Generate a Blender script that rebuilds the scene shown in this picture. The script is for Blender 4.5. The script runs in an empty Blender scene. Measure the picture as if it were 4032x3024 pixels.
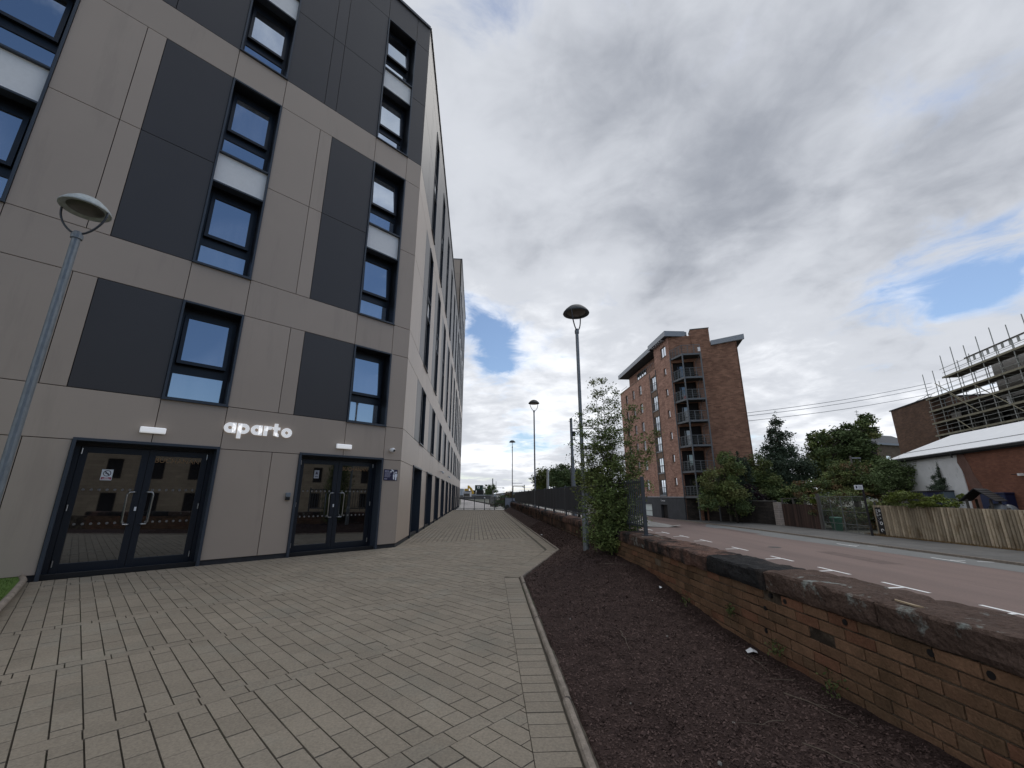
import bpy, bmesh, math, random
import numpy as np
from mathutils import Vector, Matrix
random.seed(7); rng = np.random.default_rng(7)
R = math.radians
SC = bpy.context.scene
COL = SC.collection

# ------------------------------------------------------------------ camera
F_PX, CX, CY, HOR = 1630.0, 2016.0, 1512.0, 1951.0
PITCH = math.atan((HOR - CY) / F_PX); CP, SP = math.cos(PITCH), math.sin(PITCH)
CAMH = 1.2
cam = bpy.data.cameras.new('camera'); cam_o = bpy.data.objects.new('camera', cam); COL.objects.link(cam_o)
cam.sensor_fit = 'HORIZONTAL'; cam.sensor_width = 36.0; cam.lens = 36.0 * F_PX / 4032.0
cam.clip_start = 0.05; cam.clip_end = 3000
cam_o.location = (0, 0, CAMH); cam_o.rotation_euler = (math.pi / 2 + PITCH, 0, 0)
SC.camera = cam_o

# ------------------------------------------------------------------ sky, sun, exposure
SC.view_settings.view_transform = 'Standard'; SC.view_settings.look = 'None'
SC.view_settings.gamma = 1.0; SC.view_settings.exposure = 0.2
SUN_AZ, SUN_EL = R(35), R(55)          # azimuth from +Y towards +X
W = bpy.data.worlds.new("World"); SC.world = W; W.use_nodes = True
def ray(u, v):
    a = (u - CX) / F_PX; b = (CY - v) / F_PX
    return Vector((a, CP - SP * b, SP + CP * b)).normalized()
def build_world():
    nt = W.node_tree; nt.nodes.clear(); N = nt.nodes.new; Lk = nt.links.new
    out = N('ShaderNodeOutputWorld'); bg = N('ShaderNodeBackground'); bg.inputs[1].default_value = 0.1
    Lk(bg.outputs[0], out.inputs[0])
    sky = N('ShaderNodeTexSky'); sky.sky_type = 'NISHITA'; sky.sun_disc = False
    sky.sun_elevation = SUN_EL; sky.sun_rotation = SUN_AZ; sky.air_density = 1.0; sky.dust_density = 0.3; sky.ozone_density = 2.0
    tc = N('ShaderNodeTexCoord')
    sep = N('ShaderNodeSeparateXYZ'); Lk(tc.outputs['Generated'], sep.inputs[0])
    def math_(op, a, b=None, c=None, clamp=False):
        m = N('ShaderNodeMath'); m.operation = op; m.use_clamp = clamp
        for i, x in enumerate((a, b, c)):
            if x is None: continue
            if isinstance(x, (int, float)): m.inputs[i].default_value = x
            else: Lk(x, m.inputs[i])
        return m.outputs[0]
    z = math_('MAXIMUM', sep.outputs[2], 0.0); zz = math_('ADD', z, 0.16)
    comb = N('ShaderNodeCombineXYZ'); Lk(math_('DIVIDE', sep.outputs[0], zz), comb.inputs[0]); Lk(math_('DIVIDE', sep.outputs[1], zz), comb.inputs[1])
    def noise(scale, det, rough, off, dist=0.0, src=None):
        mp = N('ShaderNodeMapping'); mp.inputs['Location'].default_value = off
        Lk(src or comb.outputs[0], mp.inputs[0])
        n = N('ShaderNodeTexNoise'); n.inputs['Scale'].default_value = scale; n.inputs['Detail'].default_value = det
        n.inputs['Roughness'].default_value = rough; n.inputs['Distortion'].default_value = dist
        Lk(mp.outputs[0], n.inputs['Vector']); return n.outputs['Fac']
    def blob(u=None, v=None, d=None, k=30.0, amp=1.0):
        d = ray(u, v) if d is None else Vector(d).normalized()
        dp = N('ShaderNodeVectorMath'); dp.operation = 'DOT_PRODUCT'; Lk(tc.outputs['Generated'], dp.inputs[0]); dp.inputs[1].default_value = d
        e = math_('EXPONENT', math_('MULTIPLY', math_('SUBTRACT', dp.outputs['Value'], 1.0), k))
        return math_('MULTIPLY', e, amp)
    n1 = noise(1.05, 7, 0.52, (3.1, 7.7, 0), 0.25)
    n1b = noise(4.2, 9, 0.62, (1.3, 2.2, 0), 0.6)
    cov = math_('ADD', n1, math_('MULTIPLY', math_('SUBTRACT', n1b, 0.5), 0.62))
    cov = math_('ADD', cov, 0.19)
    for b in BLUE: cov = math_('SUBTRACT', cov, blob(**b))
    mr = N('ShaderNodeMapRange'); mr.interpolation_type = 'SMOOTHSTEP'; Lk(cov, mr.inputs[0])
    mr.inputs[1].default_value = 0.34; mr.inputs[2].default_value = 0.60
    # cloud tone
    n2 = noise(0.8, 6, 0.5, (9.2, 4.1, 0), 0.35)
    n3 = noise(3.2, 5, 0.55, (5.2, 1.1, 0), 0.4)
    t = math_('ADD', math_('MULTIPLY', math_('SUBTRACT', n2, 0.5), 1.5), math_('MULTIPLY', math_('SUBTRACT', n3, 0.5), 0.80))
    t = math_('ADD', t, math_('MULTIPLY', math_('SUBTRACT', noise(9.0, 6, 0.6, (2.2, 6.1, 0), 0.5), 0.5), 0.30))
    t = math_('ADD', t, 0.49)
    for b in DARK: t = math_('SUBTRACT', t, blob(**b))
    for b in LITE: t = math_('ADD', t, blob(**b))
    edge = math_('SUBTRACT', 1.0, mr.outputs[0])
    t = math_('ADD', t, math_('MULTIPLY', edge, 0.35))
    t = math_('ADD', math_('MULTIPLY', t, 0.78), 0.12)
    cr = N('ShaderNodeValToRGB'); cr.color_ramp.interpolation = 'EASE'; Lk(t, cr.inputs[0])
    e = cr.color_ramp.elements; e[0].position = 0.0; e[0].color = (2.9, 3.12, 3.6, 1); e[1].position = 0.90; e[1].color = (10.0, 10.2, 10.6, 1)
    m = e.new(0.5); m.color = (5.9, 6.15, 6.65, 1)
    skc = N('ShaderNodeMix'); skc.data_type = 'RGBA'; skc.blend_type = 'MULTIPLY'; skc.inputs[0].default_value = 1.0
    Lk(sky.outputs[0], skc.inputs[6]); skc.inputs[7].default_value = (1.0, 1.0, 1.0, 1)
    mx = N('ShaderNodeMix'); mx.data_type = 'RGBA'; Lk(mr.outputs[0], mx.inputs[0]); Lk(skc.outputs[2], mx.inputs[6]); Lk(cr.outputs[0], mx.inputs[7])
    Lk(mx.outputs[2], bg.inputs[0])
BACK = (0.71, -0.70)
BLUE = [dict(u=3830, v=1135, k=330, amp=.30), dict(u=3500, v=1200, k=420, amp=.15), dict(u=1880, v=1290, k=300, amp=.23), dict(u=1960, v=1440, k=500, amp=.30), dict(u=2060, v=1640, k=500, amp=.16),
        dict(u=2080, v=1760, k=300, amp=.12),
        dict(d=(.71, -.70, .22), k=7, amp=.55), dict(d=(.71, -.70, .55), k=6, amp=.22), dict(d=(.2, -.9, .45), k=5, amp=.3)]
DARK = [dict(u=2600, v=850, k=12, amp=.32), dict(u=3500, v=500, k=12, amp=.28), dict(u=2500, v=200, k=30, amp=.12), dict(u=1950, v=350, k=16, amp=.16), dict(u=3900, v=700, k=40, amp=.12)]
LITE = [dict(u=2700, v=330, k=14, amp=.22), dict(u=2300, v=1280, k=60, amp=.38), dict(u=2000, v=1550, k=60, amp=.42), dict(u=3700, v=1400, k=50, amp=.25), dict(u=3050, v=1450, k=60, amp=.25), dict(u=1800, v=60, k=60, amp=.2), dict(d=(.71, -.70, .9), k=6, amp=.35)]
build_world()
sun = bpy.data.lights.new('sun', 'SUN'); sun.energy = 0.6; sun.angle = R(40); sun.color = (1, .96, .9)
sun_o = bpy.data.objects.new('sun', sun); COL.objects.link(sun_o)
sd = Vector((math.sin(SUN_AZ) * math.cos(SUN_EL), math.cos(SUN_AZ) * math.cos(SUN_EL), math.sin(SUN_EL)))
sun_o.rotation_euler = sd.to_track_quat('Z', 'Y').to_euler(); sun_o.location = (0, 0, 60)

# ------------------------------------------------------------------ helpers
def at(u, v, Y):
    r = ray(u, v); t = Y / r.y
    return Vector((r.x * t, Y, r.z * t + CAMH))
def tag(o, label=None, cat=None, group=None, kind=None):
    if label: o['label'] = label
    if cat: o['category'] = cat
    if group: o['group'] = group
    if kind: o['kind'] = kind
    return o
def thing(name, label, cat, loc=(0, 0, 0), group=None):
    o = bpy.data.objects.new(name, None); o.empty_display_size = .3; COL.objects.link(o); o.location = loc
    return tag(o, label, cat, group)
def adopt(o, parent):
    o.parent = parent; o.matrix_parent_inverse = Matrix.Identity(4)
def wloc(o):
    p = Vector(o.location); q = o.parent
    while q: p += Vector(q.location); q = q.parent
    return p
class MB:
    """collects faces in world coordinates"""
    def __init__(s): s.v = []; s.f = []; s.mi = []; s.t = []; s.mats = []
    def m(s, mat):
        if mat not in s.mats: s.mats.append(mat)
        return s.mats.index(mat)
    def poly(s, pts, mat, t=None):
        i = len(s.v); s.v += [tuple(p) for p in pts]; s.f.append(tuple(range(i, i + len(pts)))); s.mi.append(s.m(mat)); s.t.append(random.random() if t is None else t)
    def hexa(s, p, mat, t=None):   # 8 points: bottom 4 ccw, top 4
        i = len(s.v); s.v += [tuple(q) for q in p]; k = s.m(mat); tt = random.random() if t is None else t
        for a in ((3, 2, 1, 0), (4, 5, 6, 7), (0, 1, 5, 4), (1, 2, 6, 5), (2, 3, 7, 6), (3, 0, 4, 7)):
            s.f.append(tuple(i + x for x in a)); s.mi.append(k); s.t.append(tt)
    def box(s, a, b, mat, F=None, t=None):
        P = [(a[0], a[1], a[2]), (b[0], a[1], a[2]), (b[0], b[1], a[2]), (a[0], b[1], a[2]), (a[0], a[1], b[2]), (b[0], a[1], b[2]), (b[0], b[1], b[2]), (a[0], b[1], b[2])]
        if F: P = [F(*q) for q in P]
        s.hexa(P, mat, t); return s
    def prism(s, poly, z0, z1, mat, F=None, t=None, cap=True):
        n = len(poly); i = len(s.v); k = s.m(mat); tt = random.random() if t is None else t
        for z in (z0, z1):
            for q in poly:
                p = (q[0], q[1], z)
                s.v.append(tuple(F(*p)) if F else p)
        for a in range(n):
            b = (a + 1) % n; s.f.append((i + a, i + b, i + n + b, i + n + a)); s.mi.append(k); s.t.append(tt)
        if cap:
            s.f.append(tuple(i + x for x in reversed(range(n)))); s.f.append(tuple(i + n + x for x in range(n))); s.mi += [k, k]; s.t += [tt, tt]
        return s
    def tube(s, path, r, mat, n=8, t=None, cap=True):
        path = [Vector(p) for p in path]; m_ = len(path); rr = r if isinstance(r, (list, tuple)) else [r] * m_
        k = s.m(mat); i = len(s.v); tt = random.random() if t is None else t
        for j, p in enumerate(path):
            d = (path[min(j + 1, m_ - 1)] - path[max(j - 1, 0)])
            if d.length < 1e-9: d = Vector((0, 0, 1))
            d.normalize(); u = d.cross(Vector((0, 0, 1)))
            if u.length < .05: u = d.cross(Vector((0, 1, 0)))
            u.normalize(); w = d.cross(u)
            for a in range(n):
                th = 2 * math.pi * a / n; s.v.append(tuple(p + u * math.cos(th) * rr[j] + w * math.sin(th) * rr[j]))
        for j in range(m_ - 1):
            for a in range(n):
                b = (a + 1) % n; s.f.append((i + j * n + a, i + j * n + b, i + (j + 1) * n + b, i + (j + 1) * n + a)); s.mi.append(k); s.t.append(tt)
        if cap:
            s.f.append(tuple(i + a for a in range(n))); s.f.append(tuple(i + (m_ - 1) * n + a for a in reversed(range(n)))); s.mi += [k, k]; s.t += [tt, tt]
        return s
    def lathe(s, prof, c, mat, n=24, t=None):   # prof (r,z)
        k = s.m(mat); i = len(s.v); c = Vector(c)
        for r_, z_ in prof:
            for a in range(n):
                th = 2 * math.pi * a / n; s.v.append((c.x + r_ * math.cos(th), c.y + r_ * math.sin(th), c.z + z_))
        for j in range(len(prof) - 1):
            for a in range(n):
                b = (a + 1) % n; s.f.append((i + j * n + a, i + j * n + b, i + (j + 1) * n + b, i + (j + 1) * n + a)); s.mi.append(k); s.t.append(0.5 if t is None else t)
        return s
    def build(s, name, parent=None, smooth=False, bevel=0.0, recalc=True, uv=False, origin=None):
        me = bpy.data.meshes.new(name)
        if parent is not None: o0 = wloc(parent)
        elif origin is not None: o0 = Vector(origin)
        else: o0 = Vector((0, 0, 0))
        V = np.array(s.v, dtype=float).reshape(-1, 3) - np.array(o0)
        me.from_pydata([tuple(x) for x in V], [], s.f)
        for m_ in s.mats: me.materials.append(m_)
        me.polygons.foreach_set('material_index', s.mi)
        at_ = me.attributes.new('tint', 'FLOAT', 'FACE'); at_.data.foreach_set('value', s.t)
        if recalc:
            bm = bmesh.new(); bm.from_mesh(me); bmesh.ops.recalc_face_normals(bm, faces=bm.faces)
            bm.to_mesh(me); bm.free()
        if smooth: me.polygons.foreach_set('use_smooth', [True] * len(me.polygons))
        if uv:
            lay = me.uv_layers.new(name='UVMap'); me.update()
            for p in me.polygons:
                n_ = p.normal
                if abs(n_.z) < .6:
                    tdir = Vector((-n_.y, n_.x, 0)).normalized()
                    for li in p.loop_indices:
                        q = me.vertices[me.loops[li].vertex_index].co + o0; lay.data[li].uv = (q.dot(tdir), q.z)
                else:
                    for li in p.loop_indices:
                        q = me.vertices[me.loops[li].vertex_index].co + o0; lay.data[li].uv = (q.x, q.y)
        o = bpy.data.objects.new(name, me); COL.objects.link(o)
        if parent is not None: o.parent = parent
        elif origin is not None: o.location = origin
        if bevel:
            b = o.modifiers.new('bevel', 'BEVEL'); b.width = bevel; b.segments = 2; b.limit_method = 'ANGLE'
        return o

# ------------------------------------------------------------------ materials
def mat(name, col, rough=.7, var=0.0, vs=3.0, bump=0.0, bs=40.0, metal=0.0, tint=0.0, spec=0.5, col2=None, c2s=1.0, c2t=(.45, .6), stretch=(1, 1, 1), vs2=None, stain=None):
    m = bpy.data.materials.new(name); m.use_nodes = True; nt = m.node_tree; N = nt.nodes.new; L = nt.links.new
    p = nt.nodes['Principled BSDF']; p.inputs['Roughness'].default_value = rough; p.inputs['Metallic'].default_value = metal
    p.inputs['Specular IOR Level'].default_value = spec
    tc = N('ShaderNodeTexCoord'); mp = N('ShaderNodeMapping'); mp.inputs['Scale'].default_value = stretch; L(tc.outputs['Object'], mp.inputs[0])
    def noise(sc, det=5, ro=.6):
        n = N('ShaderNodeTexNoise'); n.inputs['Scale'].default_value = sc; n.inputs['Detail'].default_value = det; n.inputs['Roughness'].default_value = ro
        L(mp.outputs[0], n.inputs['Vector']); return n.outputs['Fac']
    rgb = N('ShaderNodeRGB'); rgb.outputs[0].default_value = (*col, 1); cur = rgb.outputs[0]
    if col2 is not None:
        mr = N('ShaderNodeMapRange'); L(noise(c2s, 6, .65), mr.inputs[0]); mr.inputs[1].default_value = c2t[0]; mr.inputs[2].default_value = c2t[1]
        mx = N('ShaderNodeMix'); mx.data_type = 'RGBA'; L(mr.outputs[0], mx.inputs[0]); L(cur, mx.inputs[6]); mx.inputs[7].default_value = (*col2, 1); cur = mx.outputs[2]
    def scale_by(fac, lo, hi):
        nonlocal cur
        mr = N('ShaderNodeMapRange'); L(fac, mr.inputs[0]); mr.inputs[1].default_value = .25 if lo != hi else 0; mr.inputs[2].default_value = .75
        mr.inputs[3].default_value = lo; mr.inputs[4].default_value = hi
        mx = N('ShaderNodeVectorMath'); mx.operation = 'SCALE'; L(cur, mx.inputs[0]); L(mr.outputs[0], mx.inputs['Scale']); cur = mx.outputs[0]
    if var: scale_by(noise(vs), 1 - var, 1 + var)
    if vs2: scale_by(noise(vs2[0], 3), 1 - vs2[1], 1 + vs2[1])
    if stain:      # (scale, threshold, factor, stretch)
        mp2 = N('ShaderNodeMapping'); mp2.inputs['Scale'].default_value = stain[3]; L(tc.outputs['Object'], mp2.inputs[0])
        ns = N('ShaderNodeTexNoise'); ns.inputs['Scale'].default_value = stain[0]; ns.inputs['Detail'].default_value = 8; ns.inputs['Roughness'].default_value = .68; L(mp2.outputs[0], ns.inputs['Vector'])
        mr = N('ShaderNodeMapRange'); L(ns.outputs['Fac'], mr.inputs[0]); mr.inputs[1].default_value = stain[1]; mr.inputs[2].default_value = stain[1] + .10; mr.inputs[3].default_value = 1; mr.inputs[4].default_value = stain[2]
        mx = N('ShaderNodeVectorMath'); mx.operation = 'SCALE'; L(cur, mx.inputs[0]); L(mr.outputs[0], mx.inputs['Scale']); cur = mx.outputs[0]
    if tint:
        a = N('ShaderNodeAttribute'); a.attribute_name = 'tint'
        mr = N('ShaderNodeMapRange'); L(a.outputs['Fac'], mr.inputs[0]); mr.inputs[3].default_value = 1 - tint; mr.inputs[4].default_value = 1 + tint
        mx = N('ShaderNodeVectorMath'); mx.operation = 'SCALE'; L(cur, mx.inputs[0]); L(mr.outputs[0], mx.inputs['Scale']); cur = mx.outputs[0]
    L(cur, p.inputs['Base Color'])
    if bump:
        b = N('ShaderNodeBump'); b.inputs['Strength'].default_value = min(1, bump); b.inputs['Distance'].default_value = .02 if bump <= 1 else .02 * bump
        L(noise(bs, 6, .6), b.inputs['Height']); L(b.outputs[0], p.inputs['Normal'])
    return m
def glass_mat(name, refl, base=(.01, .012, .015), rough=.02, tintc=(.9, .95, 1), curtain=False):
    m = bpy.data.materials.new(name); m.use_nodes = True; nt = m.node_tree; nt.nodes.clear(); N = nt.nodes.new; L = nt.links.new
    o = N('ShaderNodeOutputMaterial'); mx = N('ShaderNodeMixShader'); d = N('ShaderNodeBsdfDiffuse'); g = N('ShaderNodeBsdfGlossy')
    d.inputs[0].default_value = (*base, 1); g.inputs[0].default_value = (*tintc, 1); g.inputs['Roughness'].default_value = rough
    if curtain:
        tc = N('ShaderNodeTexCoord'); mp = N('ShaderNodeMapping'); mp.inputs['Scale'].default_value = (1, 1, .04); L(tc.outputs['Object'], mp.inputs[0])
        ns = N('ShaderNodeTexNoise'); ns.inputs['Scale'].default_value = 7; ns.inputs['Detail'].default_value = 3; L(mp.outputs[0], ns.inputs['Vector'])
        n2 = N('ShaderNodeTexNoise'); n2.inputs['Scale'].default_value = .55; n2.inputs['Detail'].default_value = 0; L(tc.outputs['Object'], n2.inputs['Vector'])
        mr2 = N('ShaderNodeMapRange'); L(n2.outputs['Fac'], mr2.inputs[0]); mr2.inputs[1].default_value = .45; mr2.inputs[2].default_value = .55
        mm = N('ShaderNodeMath'); mm.operation = 'MULTIPLY'; L(ns.outputs['Fac'], mm.inputs[0]); L(mr2.outputs[0], mm.inputs[1])
        cc = N('ShaderNodeMix'); cc.data_type = 'RGBA'; L(mm.outputs[0], cc.inputs[0]); cc.inputs[6].default_value = (*base, 1); cc.inputs[7].default_value = (.34, .34, .35, 1); L(cc.outputs[2], d.inputs[0])
    lw = N('ShaderNodeLayerWeight'); lw.inputs[0].default_value = .35
    mr = N('ShaderNodeMapRange'); L(lw.outputs['Fresnel'], mr.inputs[0]); mr.inputs[3].default_value = refl; mr.inputs[4].default_value = 1.0
    L(mr.outputs[0], mx.inputs[0]); L(d.outputs[0], mx.inputs[1]); L(g.outputs[0], mx.inputs[2]); L(mx.outputs[0], o.inputs[0])
    return m
def brick_mat(name, c1, c2, mortar, w=.225, h=.075, rough=.85, var=.15, dirt=None, ds=.4):
    m = bpy.data.materials.new(name); m.use_nodes = True; nt = m.node_tree; N = nt.nodes.new; L = nt.links.new
    p = nt.nodes['Principled BSDF']; p.inputs['Roughness'].default_value = rough; p.inputs['Specular IOR Level'].default_value = .2
    tc = N('ShaderNodeTexCoord'); b = N('ShaderNodeTexBrick'); L(tc.outputs['UV'], b.inputs['Vector'])
    b.inputs['Color1'].default_value = (*c1, 1); b.inputs['Color2'].default_value = (*c2, 1); b.inputs['Mortar'].default_value = (*mortar, 1)
    b.inputs['Scale'].default_value = 1; b.inputs['Brick Width'].default_value = w; b.inputs['Row Height'].default_value = h; b.inputs['Mortar Size'].default_value = .008
    b.inputs['Bias'].default_value = 0.0
    n = N('ShaderNodeTexNoise'); n.inputs['Scale'].default_value = ds; n.inputs['Detail'].default_value = 8; n.inputs['Roughness'].default_value = .7; L(tc.outputs['Object'], n.inputs['Vector'])
    mr = N('ShaderNodeMapRange'); L(n.outputs['Fac'], mr.inputs[0]); mr.inputs[1].default_value = .3; mr.inputs[2].default_value = .7; mr.inputs[3].default_value = 1 - var; mr.inputs[4].default_value = 1 + var
    s = N('ShaderNodeVectorMath'); s.operation = 'SCALE'; L(b.outputs['Color'], s.inputs[0]); L(mr.outputs[0], s.inputs['Scale']); L(s.outputs[0], p.inputs['Base Color'])
    bu = N('ShaderNodeBump'); bu.inputs['Strength'].default_value = .5; bu.inputs['Distance'].default_value = .01; L(b.outputs['Fac'], bu.inputs['Height']); bu.invert = True; L(bu.outputs[0], p.inputs['Normal'])
    return m
BEIGE = mat('beige_cladding', (.435, .356, .288), .42, var=.07, vs=.35, tint=.05, spec=.5, stain=(2.2, .56, .93, (1, 1, .12)))
DARKP = mat('charcoal_cladding', (.056, .050, .048), .40, var=.08, vs=.4, tint=.06)
JOINT = mat('joint_shadow_gap', (.012, .012, .013), .9)
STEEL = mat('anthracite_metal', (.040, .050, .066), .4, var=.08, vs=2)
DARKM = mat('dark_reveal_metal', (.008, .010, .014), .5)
DOORM = mat('door_frame_metal', (.010, .014, .022), .38)
WHITE = mat('white_panel', (.86, .86, .85), .55, var=.04, vs=14)
WHITEP = mat('white_plastic', (.82, .83, .84), .35)
GLASSW = glass_mat('window_glass', .50, tintc=(.78, .88, 1), curtain=True)
GLASSD = glass_mat('door_glass', .21, (.006, .006, .007))
CHROME = mat('brushed_steel', (.55, .56, .58), .28, metal=1.0)
BLACK = mat('black_plastic', (.012, .012, .013), .4)
PLINTH = mat('dark_plinth', (.035, .034, .036), .8, var=.3, vs=4)
DIFGLOW = mat('diffuser_added_glow', (.85, .86, .88), .4); DIFGLOW.node_tree.nodes['Principled BSDF'].inputs['Emission Color'].default_value = (1, 1, 1, 1); DIFGLOW.node_tree.nodes['Principled BSDF'].inputs['Emission Strength'].default_value = .30  # slight emission added to brighten the diffusers, which are assumed to be on
GALV = mat('galvanised_steel', (.20, .225, .245), .5, var=.22, vs=26, bump=.1, bs=60, metal=.35, stretch=(1, 1, .35))
GALVD = mat('dark_weathered_steel', (.055, .062, .072), .55, var=.2, vs=20, metal=.2)
LAMPTOP = mat('weathered_lamp_shade', (.42, .46, .46), .6, var=.25, vs=18)
LAMPDK = mat('dark_lamp_shade', (.045, .055, .06), .6, var=.2, vs=18)
LENS = mat('dusty_lens', (.085, .083, .065), .35, var=.15, vs=9)
# ------------------------------------------------------------------ the student residence
K = .75; C0 = Vector((-4.033 * K, 15.231 * K, 0)); Z0 = -.09
dA = Vector((.702, .712, 0)).normalized(); nA = Vector((.712, -.702, 0)).normalized()
dB = Vector((-.0844, .99643, 0)).normalized(); nB = Vector((.99643, .0844, 0)).normalized()
def FA(s, n, z): return C0 + dA * s + nA * n + Vector((0, 0, z))
def FB(s, n, z): return C0 + dB * s + nB * n + Vector((0, 0, z))
res = thing('student_residence', 'tall student residence clad in beige and charcoal panels left of the paved path', 'building', C0 + Vector((0, 0, Z0)))
AR = [(0, 2.82, 'g'), (2.82, 3.99, 'b'), (3.99, 6.74, 'r1'), (6.74, 7.91, 'b'), (7.91, 14.54, 'r23'), (14.54, 15.72, 'b'), (15.72, 22.35, 'r45'), (22.35, 23.85, 'p')]
TR = AR[:-1] + [(22.35, 23.5, 'b2'), (23.5, 30.2, 'r67'), (30.2, 34.6, 'p')]
G_ = .006
def facade(F, Ls, s0, s1, ww, dk, st, rows, doorw, tower=False):
    """Ls: left edges of window columns (unscaled). returns panel mesh builders and openings"""
    bei, drk, back = MB(), MB(), MB(); ops = []
    def pan(a, b, z0, z1, dark):
        if b - a < .02: return
        (drk if dark else bei).box((a * K + G_, -.03, z0 * K + G_), (b * K - G_, .0, z1 * K - G_), DARKP if dark else BEIGE, F)
    for z0, z1, kind in rows:
        top = kind in ('r45', 'p', 'b2', 'r67') 
        cuts = []
        if kind == 'g':
            xs = [s0]; 
            for L_ in Ls: cuts.append((L_ - st, L_ + doorw[0], False)); ops.append(('door', L_ + doorw[0], L_ + doorw[1], z0 - .02, 2.87)); cuts.append(None)
            cur = s0
            for L_ in Ls:
                pan(cur, L_ - st, z0, z1, False); pan(L_ - st, L_ + doorw[0], z0, z1, False); cur = L_ + doorw[1]
            pan(cur, s1, z0, z1, False)
        elif kind in ('b', 'b2', 'p'):
            cur = s0
            for L_ in Ls:
                pan(cur, L_, z0, z1, top); pan(L_, L_ + ww, z0, z1, top); cur = L_ + ww
            pan(cur, s1, z0, z1, top)
        else:
            mids = [z0, z1] if kind == 'r1' else [z0, (z0 + z1) / 2, z1]
            for a, b in zip(mids[:-1], mids[1:]):
                cur = s0
                for L_ in Ls:
                    pan(cur, L_ - st, a, b, top); pan(L_ - st, L_ - dk, a, b, top); pan(L_ - dk, L_, a, b, True); cur = L_ + ww
                pan(cur, s1, a, b, top)
            for L_ in Ls: ops.append(('w1' if kind == 'r1' else 'w2', L_, L_ + ww, z0, z1))
    # backing wall with holes
    S = sorted({s0, s1} | {x for o in ops for x in (o[1], o[2])}); Z = sorted({rows[0][0] - .12, rows[-1][1]} | {x for o in ops for x in (o[3], o[4])})
    for a, b in zip(S[:-1], S[1:]):
        for c, d in zip(Z[:-1], Z[1:]):
            ms, mz = (a + b) / 2, (c + d) / 2
            if any(o[1] < ms < o[2] and o[3] < mz < o[4] for o in ops): continue
            back.box((a * K, -.14, c * K), (b * K, -.045, d * K), JOINT, F)
    return bei, drk, back, ops
A_L = [-2.14 - 4.83 * k for k in range(4)][::-1]
B_L = [4.53 + 5.16 * k for k in range(6)]; T_L = [39.6 + 5.16 * k for k in range(4)]
B_L = [4.53 + 5.16 * k for k in range(7)]
facs = [(FA, A_L, -19.5, -.0, 1.44, 1.67, 2.10, AR, (-1.35, 1.44)), (FB, B_L, .0, 38.2, 1.45, 1.72, 2.15, AR, (-1.5, 1.3)), (FB, T_L, 38.2, 59.2, 1.45, 1.72, 2.15, TR, (-1.5, 1.3))]
OPS = []
for i, fa in enumerate(facs):
    bei, drk, back, ops = facade(*fa)
    bei.build('beige_cladding', res, bevel=.003); drk.build('charcoal_cladding', res, bevel=.003); back.build('backing_wall', res)
    F = fa[0]; cur = fa[2] * K
    for L_ in fa[1]:
        pl = MB(); pl.box((cur, -.12, -.25), ((L_ + fa[8][0]) * K, -.022, .004), PLINTH, F); pl.build('plinth', res); cur = (L_ + fa[8][1]) * K
    pl = MB(); pl.box((cur, -.12, -.25), (fa[3] * K, -.022, .004), PLINTH, F); pl.build('plinth', res)
    OPS += [(F, *o) for o in ops]
def win_unit(F, s0, s1, z0, z1, parent, tilt):
    """one window: dark fixed frame, lower light, upper tilted sash; all metres"""
    n = -.33
    w = MB(); fr = .070; ft = .150
    zt = z0 + (z1 - z0) * .37
    w.box((s0, n - .06, z0), (s0 + fr, n, z1), DOORM, F); w.box((s1 - fr, n - .06, z0), (s1, n, z1), DOORM, F)
    w.box((s0 + fr, n - .06, z0), (s1 - fr, n, z0 + fr), DOORM, F); w.box((s0 + fr, n - .06, z1 - ft), (s1 - fr, n, z1), DOORM, F)
    w.box((s0 + fr, n - .06, zt - .17), (s1 - fr, n, zt + .02), DOORM, F)
    fo = w.build('window_frame', parent)
    g = MB(); g.box((s0 + fr, n - .035, z0 + fr), (s1 - fr, n - .02, zt - .17), GLASSW, F); g.build('pane', parent)
    h = z1 - ft - zt - .02; a0, a1 = s0 + fr + .006, s1 - fr - .006
    def T(s, nn, z):   # z measured down from hinge
        return F(s, n + .012 + tilt * (z / h) * 1.0 + nn, z1 - ft - z)
    q = MB(); sf = .068
    for (x0, x1, y0, y1) in ((a0, a0 + sf, 0, h), (a1 - sf, a1, 0, h), (a0 + sf, a1 - sf, 0, sf), (a0 + sf, a1 - sf, h - sf, h)):
        q.box((x0, -.02, y0), (x1, .03, y1), DOORM, T)
    q.build('opening_sash', parent)
    q = MB(); q.box((a0 + sf, -.005, sf), (a1 - sf, .008, h - sf), GLASSW, T); q.build('pane', parent)
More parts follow.
